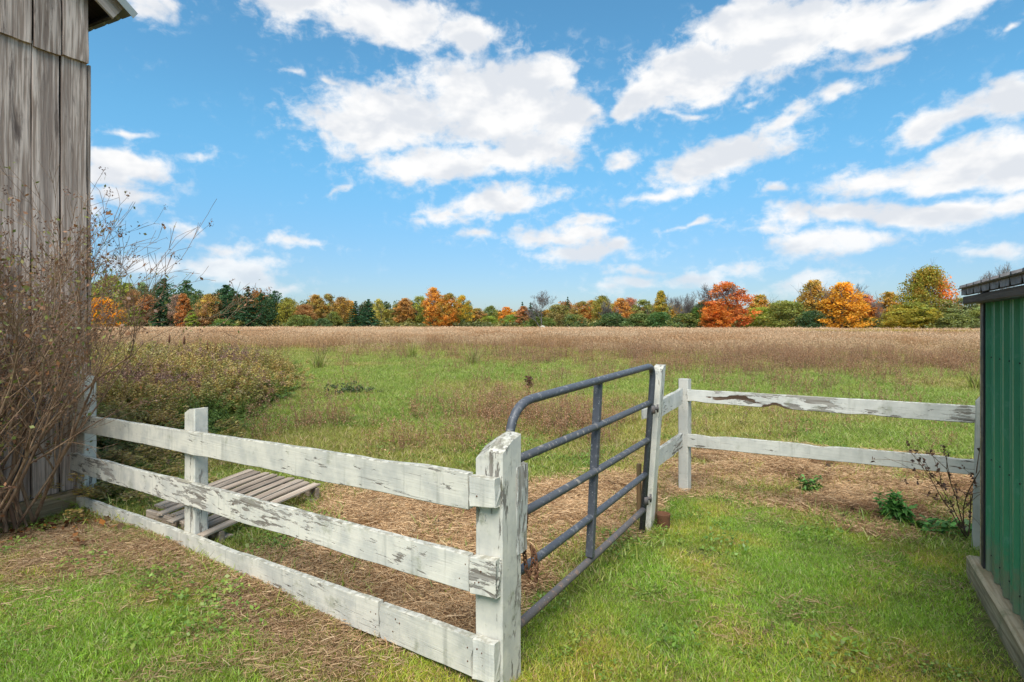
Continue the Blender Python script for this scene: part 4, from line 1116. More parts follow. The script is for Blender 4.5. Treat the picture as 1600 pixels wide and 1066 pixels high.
# shrubs at the foot of the trees that stand out one by one
def shrub(k, px, top, wpx, D, a, b, label): return T('u%d' % k, px, top, wpx, D, a, b, label, 'shrub', 'shrub', 'shrubs at the foot of the tree line')
shrub(0, 896, 493, 40, 108, (.06, .085, .03), OLIV, 'dark green shrub right of the lemon-yellow tree')
shrub(1, 845, 497, 50, 106, (.09, .125, .03), OLIV, 'green shrub at the foot of the tall leafless tree')
shrub(2, 1000, 492, 60, 106, (.07, .105, .03), (.11, .12, .03), 'wide green shrub under the sage-green tree')
shrub(0, 955, 491, 56, 107, (.07, .10, .03), (.05, .08, .03), 'dark shrub under the mustard and orange trees')
shrub(1, 1030, 490, 44, 104, (.055, .105, .03), GRN, 'rich green shrub below the slim golden tree')
shrub(2, 1072, 492, 60, 97, (.05, .08, .025), OLIV, 'dark green shrub under the twin leafless trees')
shrub(1, 1266, 488, 46, 88, (.035, .065, .022), (.05, .08, .03), 'very dark green shrub between the olive and golden-orange trees')
shrub(0, 1356, 498, 30, 87, (.05, .07, .03), OLIV, 'small dark shrub right of the golden-orange tree')
shrub(2, 1490, 492, 60, 78, (.10, .115, .04), OLIV, 'olive shrub at the right foot of the tallest maple')
shrub(0, 1530, 485, 60, 77, (.13, .14, .05), OLIV, 'pale olive shrub beside the shed corner')
shrub(1, 470, 494, 46, 114, (.08, .11, .03), OLIV, 'green shrub below the low orange-brown tree')
shrub(2, 505, 499, 30, 113, (.05, .08, .03), (.07, .1, .03), 'dark green shrub left of the spruce pair')
shrub(0, 350, 500, 40, 112, (.05, .08, .03), LGR, 'green shrub at the foot of the large dark pine')
# ------------------------------------------------------------------ scattered vegetation (uncountable: grass, litter, weeds)
def blades(n, rad, h, w, cols, seed, lean=.5, curve=.6, lay=0.0, segs=2, plume=0.0, plume_col=None, disc=.5):
    """a patch of grass blades; each a bent tapering strip"""
    r = np.random.default_rng(seed)
    a = r.random(n) * 6.283; q = rad * r.random(n) ** disc
    bx, by = np.cos(a) * q, np.sin(a) * q
    hh = h[0] + (h[1] - h[0]) * r.random(n) ** 1.4
    ww = w * (.6 + .8 * r.random(n))
    d = r.random(n) * 6.283; dx, dy = np.cos(d), np.sin(d)
    ln = lean * (.15 + r.random(n)) ; cv = curve * r.random(n)
    f = r.random(n) * 6.283; sx, sy = np.cos(f), np.sin(f)
    ts = np.linspace(0, 1, segs + 1)
    V = []; 
    for t in ts:
        off = hh * (ln * t + cv * t * t) * (1 - lay * 0)
        x = bx + dx * off; y = by + dy * off
        z = hh * t * (1 - .35 * cv * t) * (1 - lay)
        k = ww * (1 - t ** 1.5 * .9) * .5
        V.append(np.stack([x - sx * k, y - sy * k, z], 1)); V.append(np.stack([x + sx * k, y + sy * k, z], 1))
    V = np.stack(V, 1)                                              # n, 2(segs+1), 3
    m = 2 * (segs + 1)
    Fq = np.array([(2 * i, 2 * i + 1, 2 * i + 3, 2 * i + 2) for i in range(segs)])
    Fc = (np.arange(n)[:, None, None] * m + Fq[None]).reshape(-1, 4)
    cols = np.array(cols); c = cols[r.integers(0, len(cols), n)] * (.75 + .5 * r.random(n))[:, None]
    col = np.repeat(c, m, 0)
    V = V.reshape(-1, 3)
    if plume:
        tip = V.reshape(n, m, 3)[:, -2:].mean(1); k = 5
        P = np.repeat(tip, k, 0) + r.normal(size=(n * k, 3)) * np.array([plume * .25, plume * .25, plume * .6]) - np.array([0, 0, plume * .4])
        aa = r.normal(size=(n * k, 3)); aa[:, 2] += 1.5; aa /= np.linalg.norm(aa, axis=1)[:, None]
        bb = np.cross(aa, r.normal(size=(n * k, 3))); bb /= np.linalg.norm(bb, axis=1)[:, None]
        s = plume * .5
        PV = np.stack([P + aa * s, P + bb * s * .35, P - aa * s, P - bb * s * .35], 1).reshape(-1, 3)
        Fc = np.vstack([Fc, np.arange(len(PV)).reshape(-1, 4) + len(V)])
        pc = np.array(plume_col)[r.integers(0, len(plume_col), n * k)] * (.75 + .5 * r.random(n * k))[:, None]
        V = np.vstack([V, PV]); col = np.vstack([col, np.repeat(pc, 4, 0)])
    return V, Fc, col
def leafy(stems, rad, h, leaf, nleaf, cols, stemcol, seed, plume=None, pcols=None, npl=40, lean=.25, stemw=.006, droop=.3, bare=0.0):
    """upright weed stems with many small leaves and, if asked, a feathery head"""
    r = np.random.default_rng(seed); VV, FF, CC = [], [], []; o = 0
    def put(V, Fq, c):
        nonlocal o
        VV.append(V); FF.append(Fq + o); CC.append(c); o += len(V)
    for s in range(stems):
        a = r.random() * 6.283; q = rad * r.random() ** .5; b = np.array([math.cos(a) * q, math.sin(a) * q, 0])
        H = h[0] + (h[1] - h[0]) * r.random(); d = r.normal(size=2) * lean
        ts = np.linspace(0, 1, 5); P = b + np.stack([d[0] * H * ts ** 1.6, d[1] * H * ts ** 1.6, H * ts], 1)
        f = r.random() * 6.283; sd = np.array([math.cos(f), math.sin(f), 0]) * stemw / 2
        V = np.empty((10, 3)); V[0::2] = P - sd * (1 - .6 * ts)[:, None]; V[1::2] = P + sd * (1 - .6 * ts)[:, None]
        put(V, np.array([(2 * i, 2 * i + 1, 2 * i + 3, 2 * i + 2) for i in range(4)]), np.repeat(np.array([stemcol]) * (.7 + .6 * r.random()), 10, 0))
        n = nleaf
        if n:
            t = bare + (1 - bare) * r.random(n) ** .8; c = b + np.stack([d[0] * H * t ** 1.6, d[1] * H * t ** 1.6, H * t], 1)
            an = r.random(n) * 6.283; L = leaf * (.5 + .9 * r.random(n)) * (1.15 - .6 * t)
            dirv = np.stack([np.cos(an), np.sin(an), r.normal(size=n) * .4 + .25 - droop * r.random(n)], 1)
            sv = np.stack([-np.sin(an), np.cos(an), r.normal(size=n) * .3], 1)
            V = np.stack([c, c + dirv * (L * .5)[:, None] + sv * (L * .20)[:, None], c + dirv * L[:, None] - np.array([0, 0, 1]) * (L * .25)[:, None], c + dirv * (L * .5)[:, None] - sv * (L * .20)[:, None]], 1).reshape(-1, 3)
            cc = np.array(cols)[r.integers(0, len(cols), n)] * (.7 + .6 * r.random(n))[:, None]
            put(V, np.arange(4 * n).reshape(-1, 4), np.repeat(cc, 4, 0))
        if plume:
            n = npl; t = r.random(n); tip = P[-1]
            c = tip + np.stack([r.normal(size=n) * plume * .35 * (1 - t * .6), r.normal(size=n) * plume * .35 * (1 - t * .6), (t - .55) * plume * 1.7], 1)
            aa = r.normal(size=(n, 3)); aa /= np.linalg.norm(aa, axis=1)[:, None]; bb = np.cross(aa, r.normal(size=(n, 3))); bb /= np.linalg.norm(bb, axis=1)[:, None]
            s = plume * .16
            V = np.stack([c + aa * s, c + bb * s * .6, c - aa * s, c - bb * s * .6], 1).reshape(-1, 3)
            cc = np.array(pcols)[r.integers(0, len(pcols), n)] * (.7 + .6 * r.random(n))[:, None]
            put(V, np.arange(4 * n).reshape(-1, 4), np.repeat(cc, 4, 0))
    return np.vstack(VV), np.vstack(FF), np.vstack(CC)
def straw(n, rad, L, w, cols, seed, hgt=.03):
    r = np.random.default_rng(seed); a = r.random(n) * 6.283; q = rad * r.random(n) ** .5
    c = np.stack([np.cos(a) * q, np.sin(a) * q, hgt * r.random(n) ** 1.5], 1)
    d = r.random(n) * 6.283; l = L[0] + (L[1] - L[0]) * r.random(n)
    u = np.stack([np.cos(d), np.sin(d), r.normal(size=n) * .14], 1) * (l / 2)[:, None]
    bend = np.stack([-np.sin(d), np.cos(d), r.random(n) * .5], 1) * (l * r.normal(size=n) * .12)[:, None]
    s = np.stack([-np.sin(d), np.cos(d), r.normal(size=n)], 1); s /= np.linalg.norm(s, axis=1)[:, None]; s *= (w * (.6 + .8 * r.random(n)) / 2)[:, None]
    V = np.stack([c - u - s, c - u + s, c + bend - s, c + bend + s, c + u - s, c + u + s], 1).reshape(-1, 3)
    Fc = (np.arange(n)[:, None, None] * 6 + np.array([(0, 1, 3, 2), (2, 3, 5, 4)])[None]).reshape(-1, 4)
    cc = np.array(cols)[r.integers(0, len(cols), n)] * (.65 + .6 * r.random(n))[:, None]
    return V, Fc, np.repeat(cc, 6, 0)
def broadleaf(n, rad, size, cols, seed, hgt=.05):
    """low leafy ground cover: small flat leaves"""
    r = np.random.default_rng(seed); a = r.random(n) * 6.283; q = rad * r.random(n) ** .5
    c = np.stack([np.cos(a) * q, np.sin(a) * q, .008 + hgt * r.random(n)], 1)
    d = r.random(n) * 6.283; L = size * (.5 + .9 * r.random(n))
    u = np.stack([np.cos(d), np.sin(d), r.normal(size=n) * .35], 1) * L[:, None]; s = np.stack([-np.sin(d), np.cos(d), r.normal(size=n) * .35], 1) * (L * .38)[:, None]
    V = np.stack([c - u * .5, c + s * .9, c + u * .6, c - s * .9], 1).reshape(-1, 3)
    cc = np.array(cols)[r.integers(0, len(cols), n)] * (.7 + .6 * r.random(n))[:, None]
    return V, np.arange(4 * n).reshape(-1, 4), np.repeat(cc, 4, 0)

def scatter(name, variants, mat, pts, scl, tint, label, cat, tilt=.08):
    """ONE object: points with a geometry-node modifier that sets a patch mesh on every point"""
    pts = np.asarray(pts, float); n = len(pts)
    me = bpy.data.meshes.new(name); me.vertices.add(n); me.vertices.foreach_set('co', pts.astype(np.float32).ravel())
    rr = np.random.default_rng(n + len(name))
    rot = np.stack([rr.normal(size=n) * tilt, rr.normal(size=n) * tilt, rr.random(n) * 6.283], 1)
    for k, ty, key, a in (('rot', 'FLOAT_VECTOR', 'vector', rot), ('scl', 'FLOAT_VECTOR', 'vector', scl), ('tint', 'FLOAT_COLOR', 'color', np.hstack([tint, np.ones((n, 1))])), ('pick', 'INT', 'value', rr.integers(0, len(variants), n))):
        at = me.attributes.new(k, ty, 'POINT'); at.data.foreach_set(key, np.asarray(a, np.int32 if ty == 'INT' else np.float32).ravel())
    o = bpy.data.objects.new(name, me); COL.objects.link(o); me.materials.append(mat)
    ng = bpy.data.node_groups.new(name + '_nodes', 'GeometryNodeTree')
    ng.interface.new_socket('Geometry', in_out='INPUT', socket_type='NodeSocketGeometry'); ng.interface.new_socket('Geometry', in_out='OUTPUT', socket_type='NodeSocketGeometry')
    nd = ng.nodes; lk = ng.links.new
    gi, go = nd.new('NodeGroupInput'), nd.new('NodeGroupOutput'); ip = nd.new('GeometryNodeInstanceOnPoints')
    jn = nd.new('GeometryNodeGeometryToInstance')
    for i, (V, Fc, c) in enumerate(variants):
        vm = np_mesh('%s_patch' % name, V, Fc, c); vm.materials.append(mat)
        ob = bpy.data.objects.new('%s_patch' % name, vm)
        oi = nd.new('GeometryNodeObjectInfo'); oi.transform_space = 'ORIGINAL'; oi.inputs['Object'].default_value = ob; oi.inputs['As Instance'].default_value = False
        lk(oi.outputs['Geometry'], jn.inputs[0])
    def attr(nm, ty):
        a = nd.new('GeometryNodeInputNamedAttribute'); a.data_type = ty; a.inputs[0].default_value = nm; return a.outputs[0]
    e = nd.new('FunctionNodeEulerToRotation'); lk(attr('rot', 'FLOAT_VECTOR'), e.inputs[0])
    lk(gi.outputs[0], ip.inputs['Points']); lk(jn.outputs[0], ip.inputs['Instance']); ip.inputs['Pick Instance'].default_value = True
    lk(attr('pick', 'INT'), ip.inputs['Instance Index']); lk(e.outputs[0], ip.inputs['Rotation']); lk(attr('scl', 'FLOAT_VECTOR'), ip.inputs['Scale'])
    lk(ip.outputs[0], go.inputs[0])
    md = o.modifiers.new('scatter', 'NODES'); md.node_group = ng
    tag(o, label, cat, kind='stuff')
    return o
def sample(x0, x1, y0, y1, n, seed, margin=1.6):
    """random ground points inside the view wedge (with a margin for a step to the side)"""
    r = np.random.default_rng(seed)
    x = x0 + (x1 - x0) * r.random(n); y = y0 + (y1 - y0) * r.random(n)
    k = np.abs(x) < .93 * np.maximum(y, 0) + margin
    return x[k], y[k], r
def field_points(y0, y1, dens, seed, margin=2.0):
    """density per square metre, as a function of depth"""
    r = np.random.default_rng(seed); X, Y = [], []
    ys = np.geomspace(y0, y1, 40)
    for a, b in zip(ys[:-1], ys[1:]):
        hw = .93 * b + margin; n = int(2 * hw * (b - a) * dens((a + b) / 2))
        X.append((r.random(n) * 2 - 1) * hw); Y.append(a + (b - a) * r.random(n))
    return np.concatenate(X), np.concatenate(Y), r
def uni(n, r, lo, hi, zlo=None, zhi=None):
    s = lo + (hi - lo) * r.random(n); z = s if zlo is None else s * (zlo + (zhi - zlo) * r.random(n)); return np.stack([s, s, z], 1)
def mixc(a, b, f): return np.array(a)[None] * (1 - f)[:, None] + np.array(b)[None] * f[:, None]
def blocked(x, y):
    """inside the barn, the shed or on the pallet"""
    bx, by = x - BC.x, y - BC.y; s = bx * BW.x + by * BW.y; t = bx * BN.x + by * BN.y
    sx, sy = x - SC.x, y - SC.y; s2 = sx * SW.x + sy * SW.y; t2 = sx * SN.x + sy * SN.y
    return ((s < .05) & (t < .03)) | ((s2 < .18) & (t2 < .16))

GR = [(.285, .40, .036), (.335, .45, .044), (.23, .36, .034), (.41, .46, .06), (.28, .42, .044)]
DEAD = [(.52, .43, .22), (.46, .36, .18), (.36, .27, .14)]
# mown lawn
lawn_v = [blades(220, .13, (.012, .040), .0034, GR * 3 + DEAD, 10 + k, .6, .8) for k in range(4)]
x, y, r = sample(-6.5, 4, 1.2, 7, 18000, 1)
lw, hy, th, dr = regions(x, y)
keep = (r.random(len(x)) < lw * (1 - .88 * th)) & ~blocked(x, y)
x, y, th = x[keep], y[keep], th[keep]; n = len(x)
pt = fbm(x * 1.1, y * 1.1, 61); pt2 = fbm(x * 4.2, y * 4.2, 63)
tint = mixc((.84, 1.0, .80), (1.22, 1.06, 1.05), sstep(.40, .70, pt)) * (.66 + .68 * pt2)[:, None]
dryp = .85 * sstep(.56, .76, fbm(x * 2.4 + 9, y * 2.4, 65)) * .7
tint = tint * (1 - dryp[:, None]) + np.array([1.75, 1.15, 1.2])[None] * dryp[:, None]
scatter('lawn_grass', lawn_v, M_BLADE, np.stack([x, y, ground_z(x, y) - .004], 1), uni(n, r, .75, 1.15, .7, 1.25) * (.8 + .5 * pt2)[:, None] * (.78 + .3 * sstep(.3, .7, fbm(x * 2.2 + 5, y * 2.2, 67)))[:, None], tint, 'short mown green lawn grass in the foreground', 'grass')
# dead thatch and clippings in the lawn
x, y, r = sample(-6.5, 4, 1.2, 7, 9000, 2)
lw, hy, th, dr = regions(x, y)
keep = (r.random(len(x)) < np.clip(th * .95 + lw * .03, 0, 1)) & (hy < .6) & ~blocked(x, y); x, y = x[keep], y[keep]; n = len(x)
ST = [(.57, .41, .24), (.49, .34, .19), (.38, .255, .14), (.62, .47, .30), (.28, .175, .10)]
hay_v = [straw(260, .2, (.02, .075), .0023, ST, 30 + k, .022) for k in range(4)]
scatter('dry_thatch', hay_v, M_DRYB, np.stack([x, y, ground_z(x, y)], 1), uni(n, r, .8, 1.2), mixc((.95, .92, .9), (.75, .66, .6), r.random(n)), 'dead straw-coloured thatch lying along the left fence', 'thatch', .05)
# sparse grass coming through thatch and litter
x, y, r = sample(-6.5, 6, 1.5, 9, 9000, 3)
lw, hy, th, dr = regions(x, y)
keep = (r.random(len(x)) < np.clip(th * .30 + hy * .10 * sstep(.5, .66, fbm(x * 2, y * 2, 77)), 0, 1)) & ~blocked(x, y); x, y = x[keep], y[keep]; n = len(x)
scatter('sparse_grass', lawn_v, M_BLADE, np.stack([x, y, ground_z(x, y)], 1), uni(n, r, .5, 1.0), mixc((.95, .95, .9), (1.35, 1.1, 1.1), r.random(n)), 'sparse grass tufts coming up through thatch and hay', 'grass')
# hay litter in the paddock
x, y, r = sample(-5, 6, 2, 10, 42000, 4)
lw, hy, th, dr = regions(x, y)
keep = (r.random(len(x)) < hy * np.where(x > 1.2, .45, 1.0)); x, y = x[keep], y[keep]; n = len(x)
hv = [straw(230, .17, (.025, .085), .0028, ST, 40 + k, .035) for k in range(5)]
dk = sstep(.52, .72, fbm(x * 1.7, y * 1.7, 81))
tint = mixc((1.22, 1.14, 1.06), (.70, .57, .49), dk) * (.8 + .4 * r.random(n))[:, None]
scatter('hay_litter', hv, M_DRYB, np.stack([x, y, ground_z(x, y) + .004], 1), uni(n, r, .7, 1.15), tint, 'trampled brown hay litter on the paddock ground', 'hay', .10)
# clods of dung and dark soil in the litter are part of the same trodden ground
x, y, r = sample(-5, 6, 2, 10, 1500, 5)
lw, hy, th, dr = regions(x, y)
keep = (r.random(len(x)) < hy * .55 * sstep(.45, .65, fbm(x * 1.7, y * 1.7, 81))); x, y = x[keep], y[keep]; n = len(x)
def clod(seed):
    V = []; Fc = []; r_ = np.random.default_rng(seed); o = 0
    for k in range(7):
        c = r_.normal(size=3) * np.array([.05, .05, .006]) + np.array([0, 0, .008]); s = .012 + .022 * r_.random()
        P = np.array([(1, 0, 0), (-1, 0, 0), (0, 1, 0), (0, -1, 0), (0, 0, .7), (0, 0, -.7)]) * s * (.7 + .6 * r_.random((6, 1))) + c
        V.append(P); Fc += [(0 + o, 2 + o, 4 + o, 4 + o), (2 + o, 1 + o, 4 + o, 4 + o), (1 + o, 3 + o, 4 + o, 4 + o), (3 + o, 0 + o, 4 + o, 4 + o)]; o += 6
    V = np.vstack(V); Fc = np.array(Fc)[:, :3]
    return V, Fc, np.repeat(np.array([(.075, .048, .030)]), len(V), 0) * (.6 + .9 * r_.random((len(V), 1)))
scatter('soil_clods', [clod(3), clod(4), clod(5)], M_DRYB, np.stack([x, y, ground_z(x, y) + .012], 1), uni(n, r, .6, 1.5), np.ones((n, 3)), 'dark clods of soil in the trodden hay', 'soil', .2)

# rough pasture grass behind the fences
PA = [(.32, .39, .065), (.28, .355, .055), (.36, .41, .085), (.24, .315, .05), (.41, .39, .13), (.45, .37, .18)]
past_v = [blades(150, .30, (.02, .085), .0075, PA, 60 + k, .7, .8) for k in range(5)]
x, y, r = field_points(3.2, 46, lambda d: 60 if d < 9 else max(4.5, 60 * (9 / d) ** 1.55), 6)
lw, hy, th, dr = regions(x, y)
keep = (r.random(len(x)) < (1 - lw) * (1 - .93 * hy) * (1 - .75 * dr)) & ~blocked(x, y)
x, y, dr = x[keep], y[keep], dr[keep]; n = len(x)
big = fbm(x * .35, y * .28, 91); sm = fbm(x * 1.5, y * 1.5, 93)
tint = mixc((.95, 1.05, .8), (1.25, 1.02, 1.1), sstep(.40, .68, big)) * (.78 + .42 * sm)[:, None]
brown = np.clip(sstep(.58, .76, sm) * .30 + sstep(19, 36, y + (x > 2) * 5) * .45, 0, .7)
tint = tint * (1 - brown[:, None]) + np.array([1.40, .90, 1.0])[None] * brown[:, None]
sc = uni(n, r, .7, 1.2, .8, 1.3) * (1 + .035 * np.maximum(y - 8, 0))[:, None]; sc[:, 2] = sc[:, 2] ** .5
scatter('pasture_grass', past_v, M_BLADE, np.stack([x, y, ground_z(x, y)], 1), sc, tint, 'rough green pasture grass beyond the fences', 'grass')
# low broadleaf weeds: in the lawn, along fences, in pasture
BL = [(.15, .26, .04), (.12, .22, .035), (.19, .31, .05), (.24, .31, .06)]
bv = [broadleaf(130, .16, .021, BL, 110 + k) for k in range(3)]
x, y, r = sample(-6, 6, 1.5, 12, 9000, 7)
lw, hy, th, dr = regions(x, y)
sd_pal = np.hypot(x + 1.6, (y - 4.25) * 1.2)
wt = lw * .05 + (1 - lw) * (1 - hy) * .12 * sstep(.45, .65, fbm(x * .9, y * .9, 95)) + .8 * (sd_pal < .42) + .45 * (np.hypot(x - .3, (y - 6.9) * .8) < .9) * (y > 6.2) + .5 * (np.hypot(x - .62, y - 6.2) < .35)
keep = (r.random(len(x)) < wt) & ~blocked(x, y); x, y = x[keep], y[keep]; n = len(x)
scatter('broadleaf_weeds', bv, M_BLADE, np.stack([x, y, ground_z(x, y) + .005], 1), uni(n, r, .5, 1.2), mixc((.85, .9, .8), (1.2, 1.1, 1.0), r.random(n)), 'low broadleaf weeds and clover on the ground', 'weeds', .15)

# reddish brown seed stalks standing in the pasture
RD = [(.44, .27, .155), (.38, .23, .12), (.49, .34, .20), (.36, .185, .085)]
rd_v = [leafy(16, .22, (.16, .48), .030, 12, RD, (.20, .12, .08), 130 + k, .05, RD, 16, .22, .004) for k in range(4)]
x, y, r = field_points(4.5, 40, lambda d: 18 if d < 12 else 18 * (12 / d) ** 1.3, 8)
lw, hy, th, dr = regions(x, y)
band = sum(w * np.exp(-((x - cx) / sx) ** 2 - ((y - cy) / sy) ** 2) for cx, cy, sx, sy, w in [(-.9, 8.3, 1.4, 1.0, 1.6), (.5, 8.8, 1.3, 1.0, 1.5), (-3.0, 8.9, .6, .8, .8), (1.6, 10.2, 1.2, .8, .4), (4, 26, 7, 4, .55), (10, 22, 6, 5, .6), (16, 20, 7, 5, .5), (-5, 34, 10, 4, .35)])
wt = np.clip(band, 0, 1.2) * sstep(.34, .60, fbm(x * .9, y * .9, 97)) + .02 + .05 * sstep(10, 15, y) * sstep(.5, .7, fbm(x * .5, y * .5, 98))
keep = (r.random(len(x)) < wt * (1 - lw) * (1 - hy)) & ~blocked(x, y); x, y = x[keep], y[keep]; n = len(x)
scatter('seed_stalks', rd_v, M_DRYB, np.stack([x, y, ground_z(x, y)], 1), uni(n, r, .75, 1.3) * np.clip(.9 + .025 * (y - 8), .9, 1.6)[:, None], mixc((1.05, .92, .9), (.85, .85, .9), r.random(n)), 'hazy reddish-brown seed stalks standing in the pasture', 'weeds')

# tall dry grass over the field
DG_ = [(.55, .405, .235), (.49, .35, .195), (.60, .455, .28), (.43, .275, .14), (.38, .345, .13)]
PL = [(.57, .41, .265), (.51, .35, .22), (.61, .46, .31)]
dry_v = [blades(80, .55, (.30, .85), .010, DG_, 160 + k, .25, .35, plume=.065, plume_col=PL) for k in range(4)]
x, y, r = field_points(17, 124, lambda d: 7.5 if d < 32 else max(.55, 7.5 * (32 / d) ** 1.9), 9, 6)
lw, hy, th, dr = regions(x, y)
edge = np.where(x < 0, 114, 114 - (x / 75) * 34)
keep = (r.random(len(x)) < dr ** 1.5) & (y < edge); x, y, dr = x[keep], y[keep], dr[keep]; n = len(x)
rd = np.clip(sstep(.46, .66, fbm(x * .16, y * .22, 101)) + .45 * (1 - sstep(24, 40, y)), 0, 1); bg = fbm(x * .07, y * .16, 103)
tint = mixc((1.10, 1.04, .96), (.84, .65, .48), rd * .75) * (.82 + .36 * bg)[:, None]
gold = (np.exp(-((x - 38) / 9) ** 2 - ((y - 56) / 5) ** 2) > .35)
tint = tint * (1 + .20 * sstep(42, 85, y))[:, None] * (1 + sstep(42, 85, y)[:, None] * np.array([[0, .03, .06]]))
tint[gold] = np.array([.85, .82, .30])
sc = uni(n, r, .8, 1.25, .75, 1.1); k = np.clip(1 + .018 * (y - 32), 1, 2.4); sc[:, :2] *= k[:, None]; sc[:, 2] *= np.where(y < 34, .75, 1.0)
scatter('tall_dry_grass', dry_v, M_DRYB, np.stack([x, y, np.zeros(n)], 1), sc, tint, 'tall pinkish-beige dry grass covering the far field', 'grass', .05)

# weed thicket beside the barn: goldenrod, asters, ferny greens
GDL = [(.24, .32, .055), (.31, .345, .07), (.18, .275, .05), (.35, .31, .09)]
gd_v = [leafy(10, .20, (.55, 1.0), .055, 64, GDL, (.17, .12, .06), 200 + k, .15, [(.44, .36, .09), (.40, .29, .11), (.47, .40, .15), (.34, .23, .11)], 46, .22, .006) for k in range(4)]
br_v = [leafy(10, .22, (.55, 1.05), .05, 30, [(.32, .21, .15), (.25, .16, .115), (.38, .27, .19)], (.15, .09, .06), 220 + k, .10, [(.28, .18, .13), (.36, .25, .18), (.20, .13, .10)], 40, .25, .006) for k in range(3)]
gw_v = [leafy(9, .18, (.35, .8), .07, 56, [(.16, .235, .05), (.20, .28, .06), (.13, .20, .05)], (.10, .12, .05), 240 + k, None, None, 0, .3, .006) for k in range(3)]
x, y, r = sample(-14, -2.0, 5.2, 19, 7200, 12, 3)
edge_x = -2.65 - (y - 5) * .30 + (fbm(x * .7, y * .7, 111) - .5) * 1.2          # right-hand limit of the thicket
inside = (x < edge_x) & ~blocked(x, y) & (poly_sd(x, y, LAWN_L) < -.12)
px_ = 800 + x / y * F
pal = (np.abs((x + 2.3) * .51 + (y - 4.9) * .86) < .72) & (np.abs((x + 2.3) * .86 - (y - 4.9) * .51) < .62)
dn = np.clip((edge_x - x) / 1.6, 0.05, 1) * .42
kind = fbm(x * .55 + 3, y * .45, 113)
hmax = .42 + .28 * sstep(6.2, 9.5, y) - .20 * sstep(-2.2, -.2, x - edge_x) ; hmax = hmax * (.40 + 1.05 * fbm(x * 1.5, y * 1.5, 115))
for nm, vs, lo, hi, mt, lab, tn in (('goldenrod_weeds', gd_v, .36, .615, M_BLADE, 'yellow-green goldenrod going to seed in the thicket beside the barn', ((.9, 1, .9), (1.2, 1.0, .9))), ('brown_weeds', br_v, .60, 1.1, M_DRYB, 'purple-brown dried asters in the thicket beside the barn', ((.9, .85, .9), (1.25, 1.1, 1.05))), ('green_weeds', gw_v, -1, .40, M_BLADE, 'leafy green weeds in the thicket beside the barn', ((.85, .95, .85), (1.25, 1.1, 1.0)))):
    kk = kind + (r.random(len(x)) - .5) * .10 - .10 * (1 - sstep(6.5, 8.5, y))
    k = inside & ~pal & (r.random(len(x)) < dn) & (kk >= lo) & (kk < hi); n = int(k.sum())
    s = hmax[k] * (.6 + .75 * r.random(n) ** 1.3); S = np.stack([.85 + .3 * r.random(n), .85 + .3 * r.random(n), s], 1)
    scatter(nm, vs, mt, np.stack([x[k], y[k], ground_z(x[k], y[k])], 1), S, mixc(tn[0], tn[1], r.random(n)), lab, 'weeds', .15)
# fallen leaves at the foot of the shrub
x, y, r = sample(-5.2, -2.6, 3.6, 5.6, 520, 13, 5)
c0 = np.hypot((x + 4.0) * .9, (y - 4.85) * 1.3); keep = (r.random(len(x)) < np.exp(-(c0 / .62) ** 2)) & ~blocked(x, y); x, y = x[keep], y[keep]; n = len(x)
lv = [broadleaf(6, .10, .055, [(.30, .13, .045), (.20, .10, .05), (.40, .17, .04), (.15, .09, .05)], 300 + k, .03) for k in range(3)]
scatter('fallen_leaves', lv, M_DRYB, np.stack([x, y, ground_z(x, y) + .01], 1), uni(n, r, .7, 1.2), mixc((1, 1, 1), (.7, .62, .6), r.random(n)), 'brown fallen leaves under the bare shrub', 'leaves', .2)
# undergrowth along the foot of the far trees, and the wood that closes the view behind them
und = [leaf_cloud(np.random.default_rng(500 + k).normal(size=(26, 3)) * np.array([1.4, .8, .45]) + np.array([0, 0, .8]), np.full(26, .62), 26, .17, 520 + k)[:2] for k in range(3)]
und = [(np.clip(V, [-9, -9, 0], [9, 9, 9]), Fc, np.repeat(.55 + .8 * np.random.default_rng(k).random((len(Fc), 1)), 4, 0) * np.array([[.17, .185, .055]])) for k, (V, Fc) in enumerate(und)]
r = np.random.default_rng(17); n = 520; px_ = 60 + 1560 * r.random(n)
D = np.where(px_ < 800, 116 + 6 * r.random(n), 116 - (px_ - 800) / 750 * 36 + 6 * r.random(n))
scatter('field_edge_undergrowth', und, M_BLADE, np.stack([(px_ - 800) / F * D, D, 0 * D], 1), uni(n, r, .7, 1.25, .7, 1.2), mixc((.75, .85, .8), (1.7, 1.35, .9), r.random(n)) , 'low mixed undergrowth along the foot of the tree line', 'undergrowth', .0)
fw = []
for k in range(3):
    rr = np.random.default_rng(540 + k); C = rr.normal(size=(70, 3)); C *= (rr.random((70, 1)) ** .4 / np.linalg.norm(C, axis=1)[:, None]); C = C * np.array([2.6, 2.2, 3.3]) + np.array([0, 0, 3.4])
    V, Fc, ids, _ = leaf_cloud(C, np.full(70, .95), 26, .25, 560 + k)
    fw.append((np.maximum(V, [-99, -99, 0]), Fc, (.6 + .7 * rr.random(70))[ids][:, None] * np.array([[.20, .185, .06]])))
r = np.random.default_rng(19); n = 330; px_ = 60 + 1560 * r.random(n); D = 150 + 55 * r.random(n)
tall = np.where(px_ < 440, 1.5, np.where(px_ < 600, 1.2, np.where(px_ < 735, 1.1, np.where(px_ < 870, .75, 1.0))))
pal_ = np.array([(1, 1, .8), (2.2, 1.1, .7), (.6, .85, .8), (1.5, 1.3, .7), (.45, .6, .7), (2.4, 1.5, .6)])
scatter('far_wood', fw, M_BLADE, np.stack([(px_ - 800) / F * D, D, 0 * D - .5], 1), np.stack([.9 + .3 * r.random(n), .9 + .3 * r.random(n), tall * (.85 + .35 * r.random(n))], 1), pal_[r.integers(0, 6, n)], 'distant autumn wood closing the view behind the tree line', 'wood', .0)
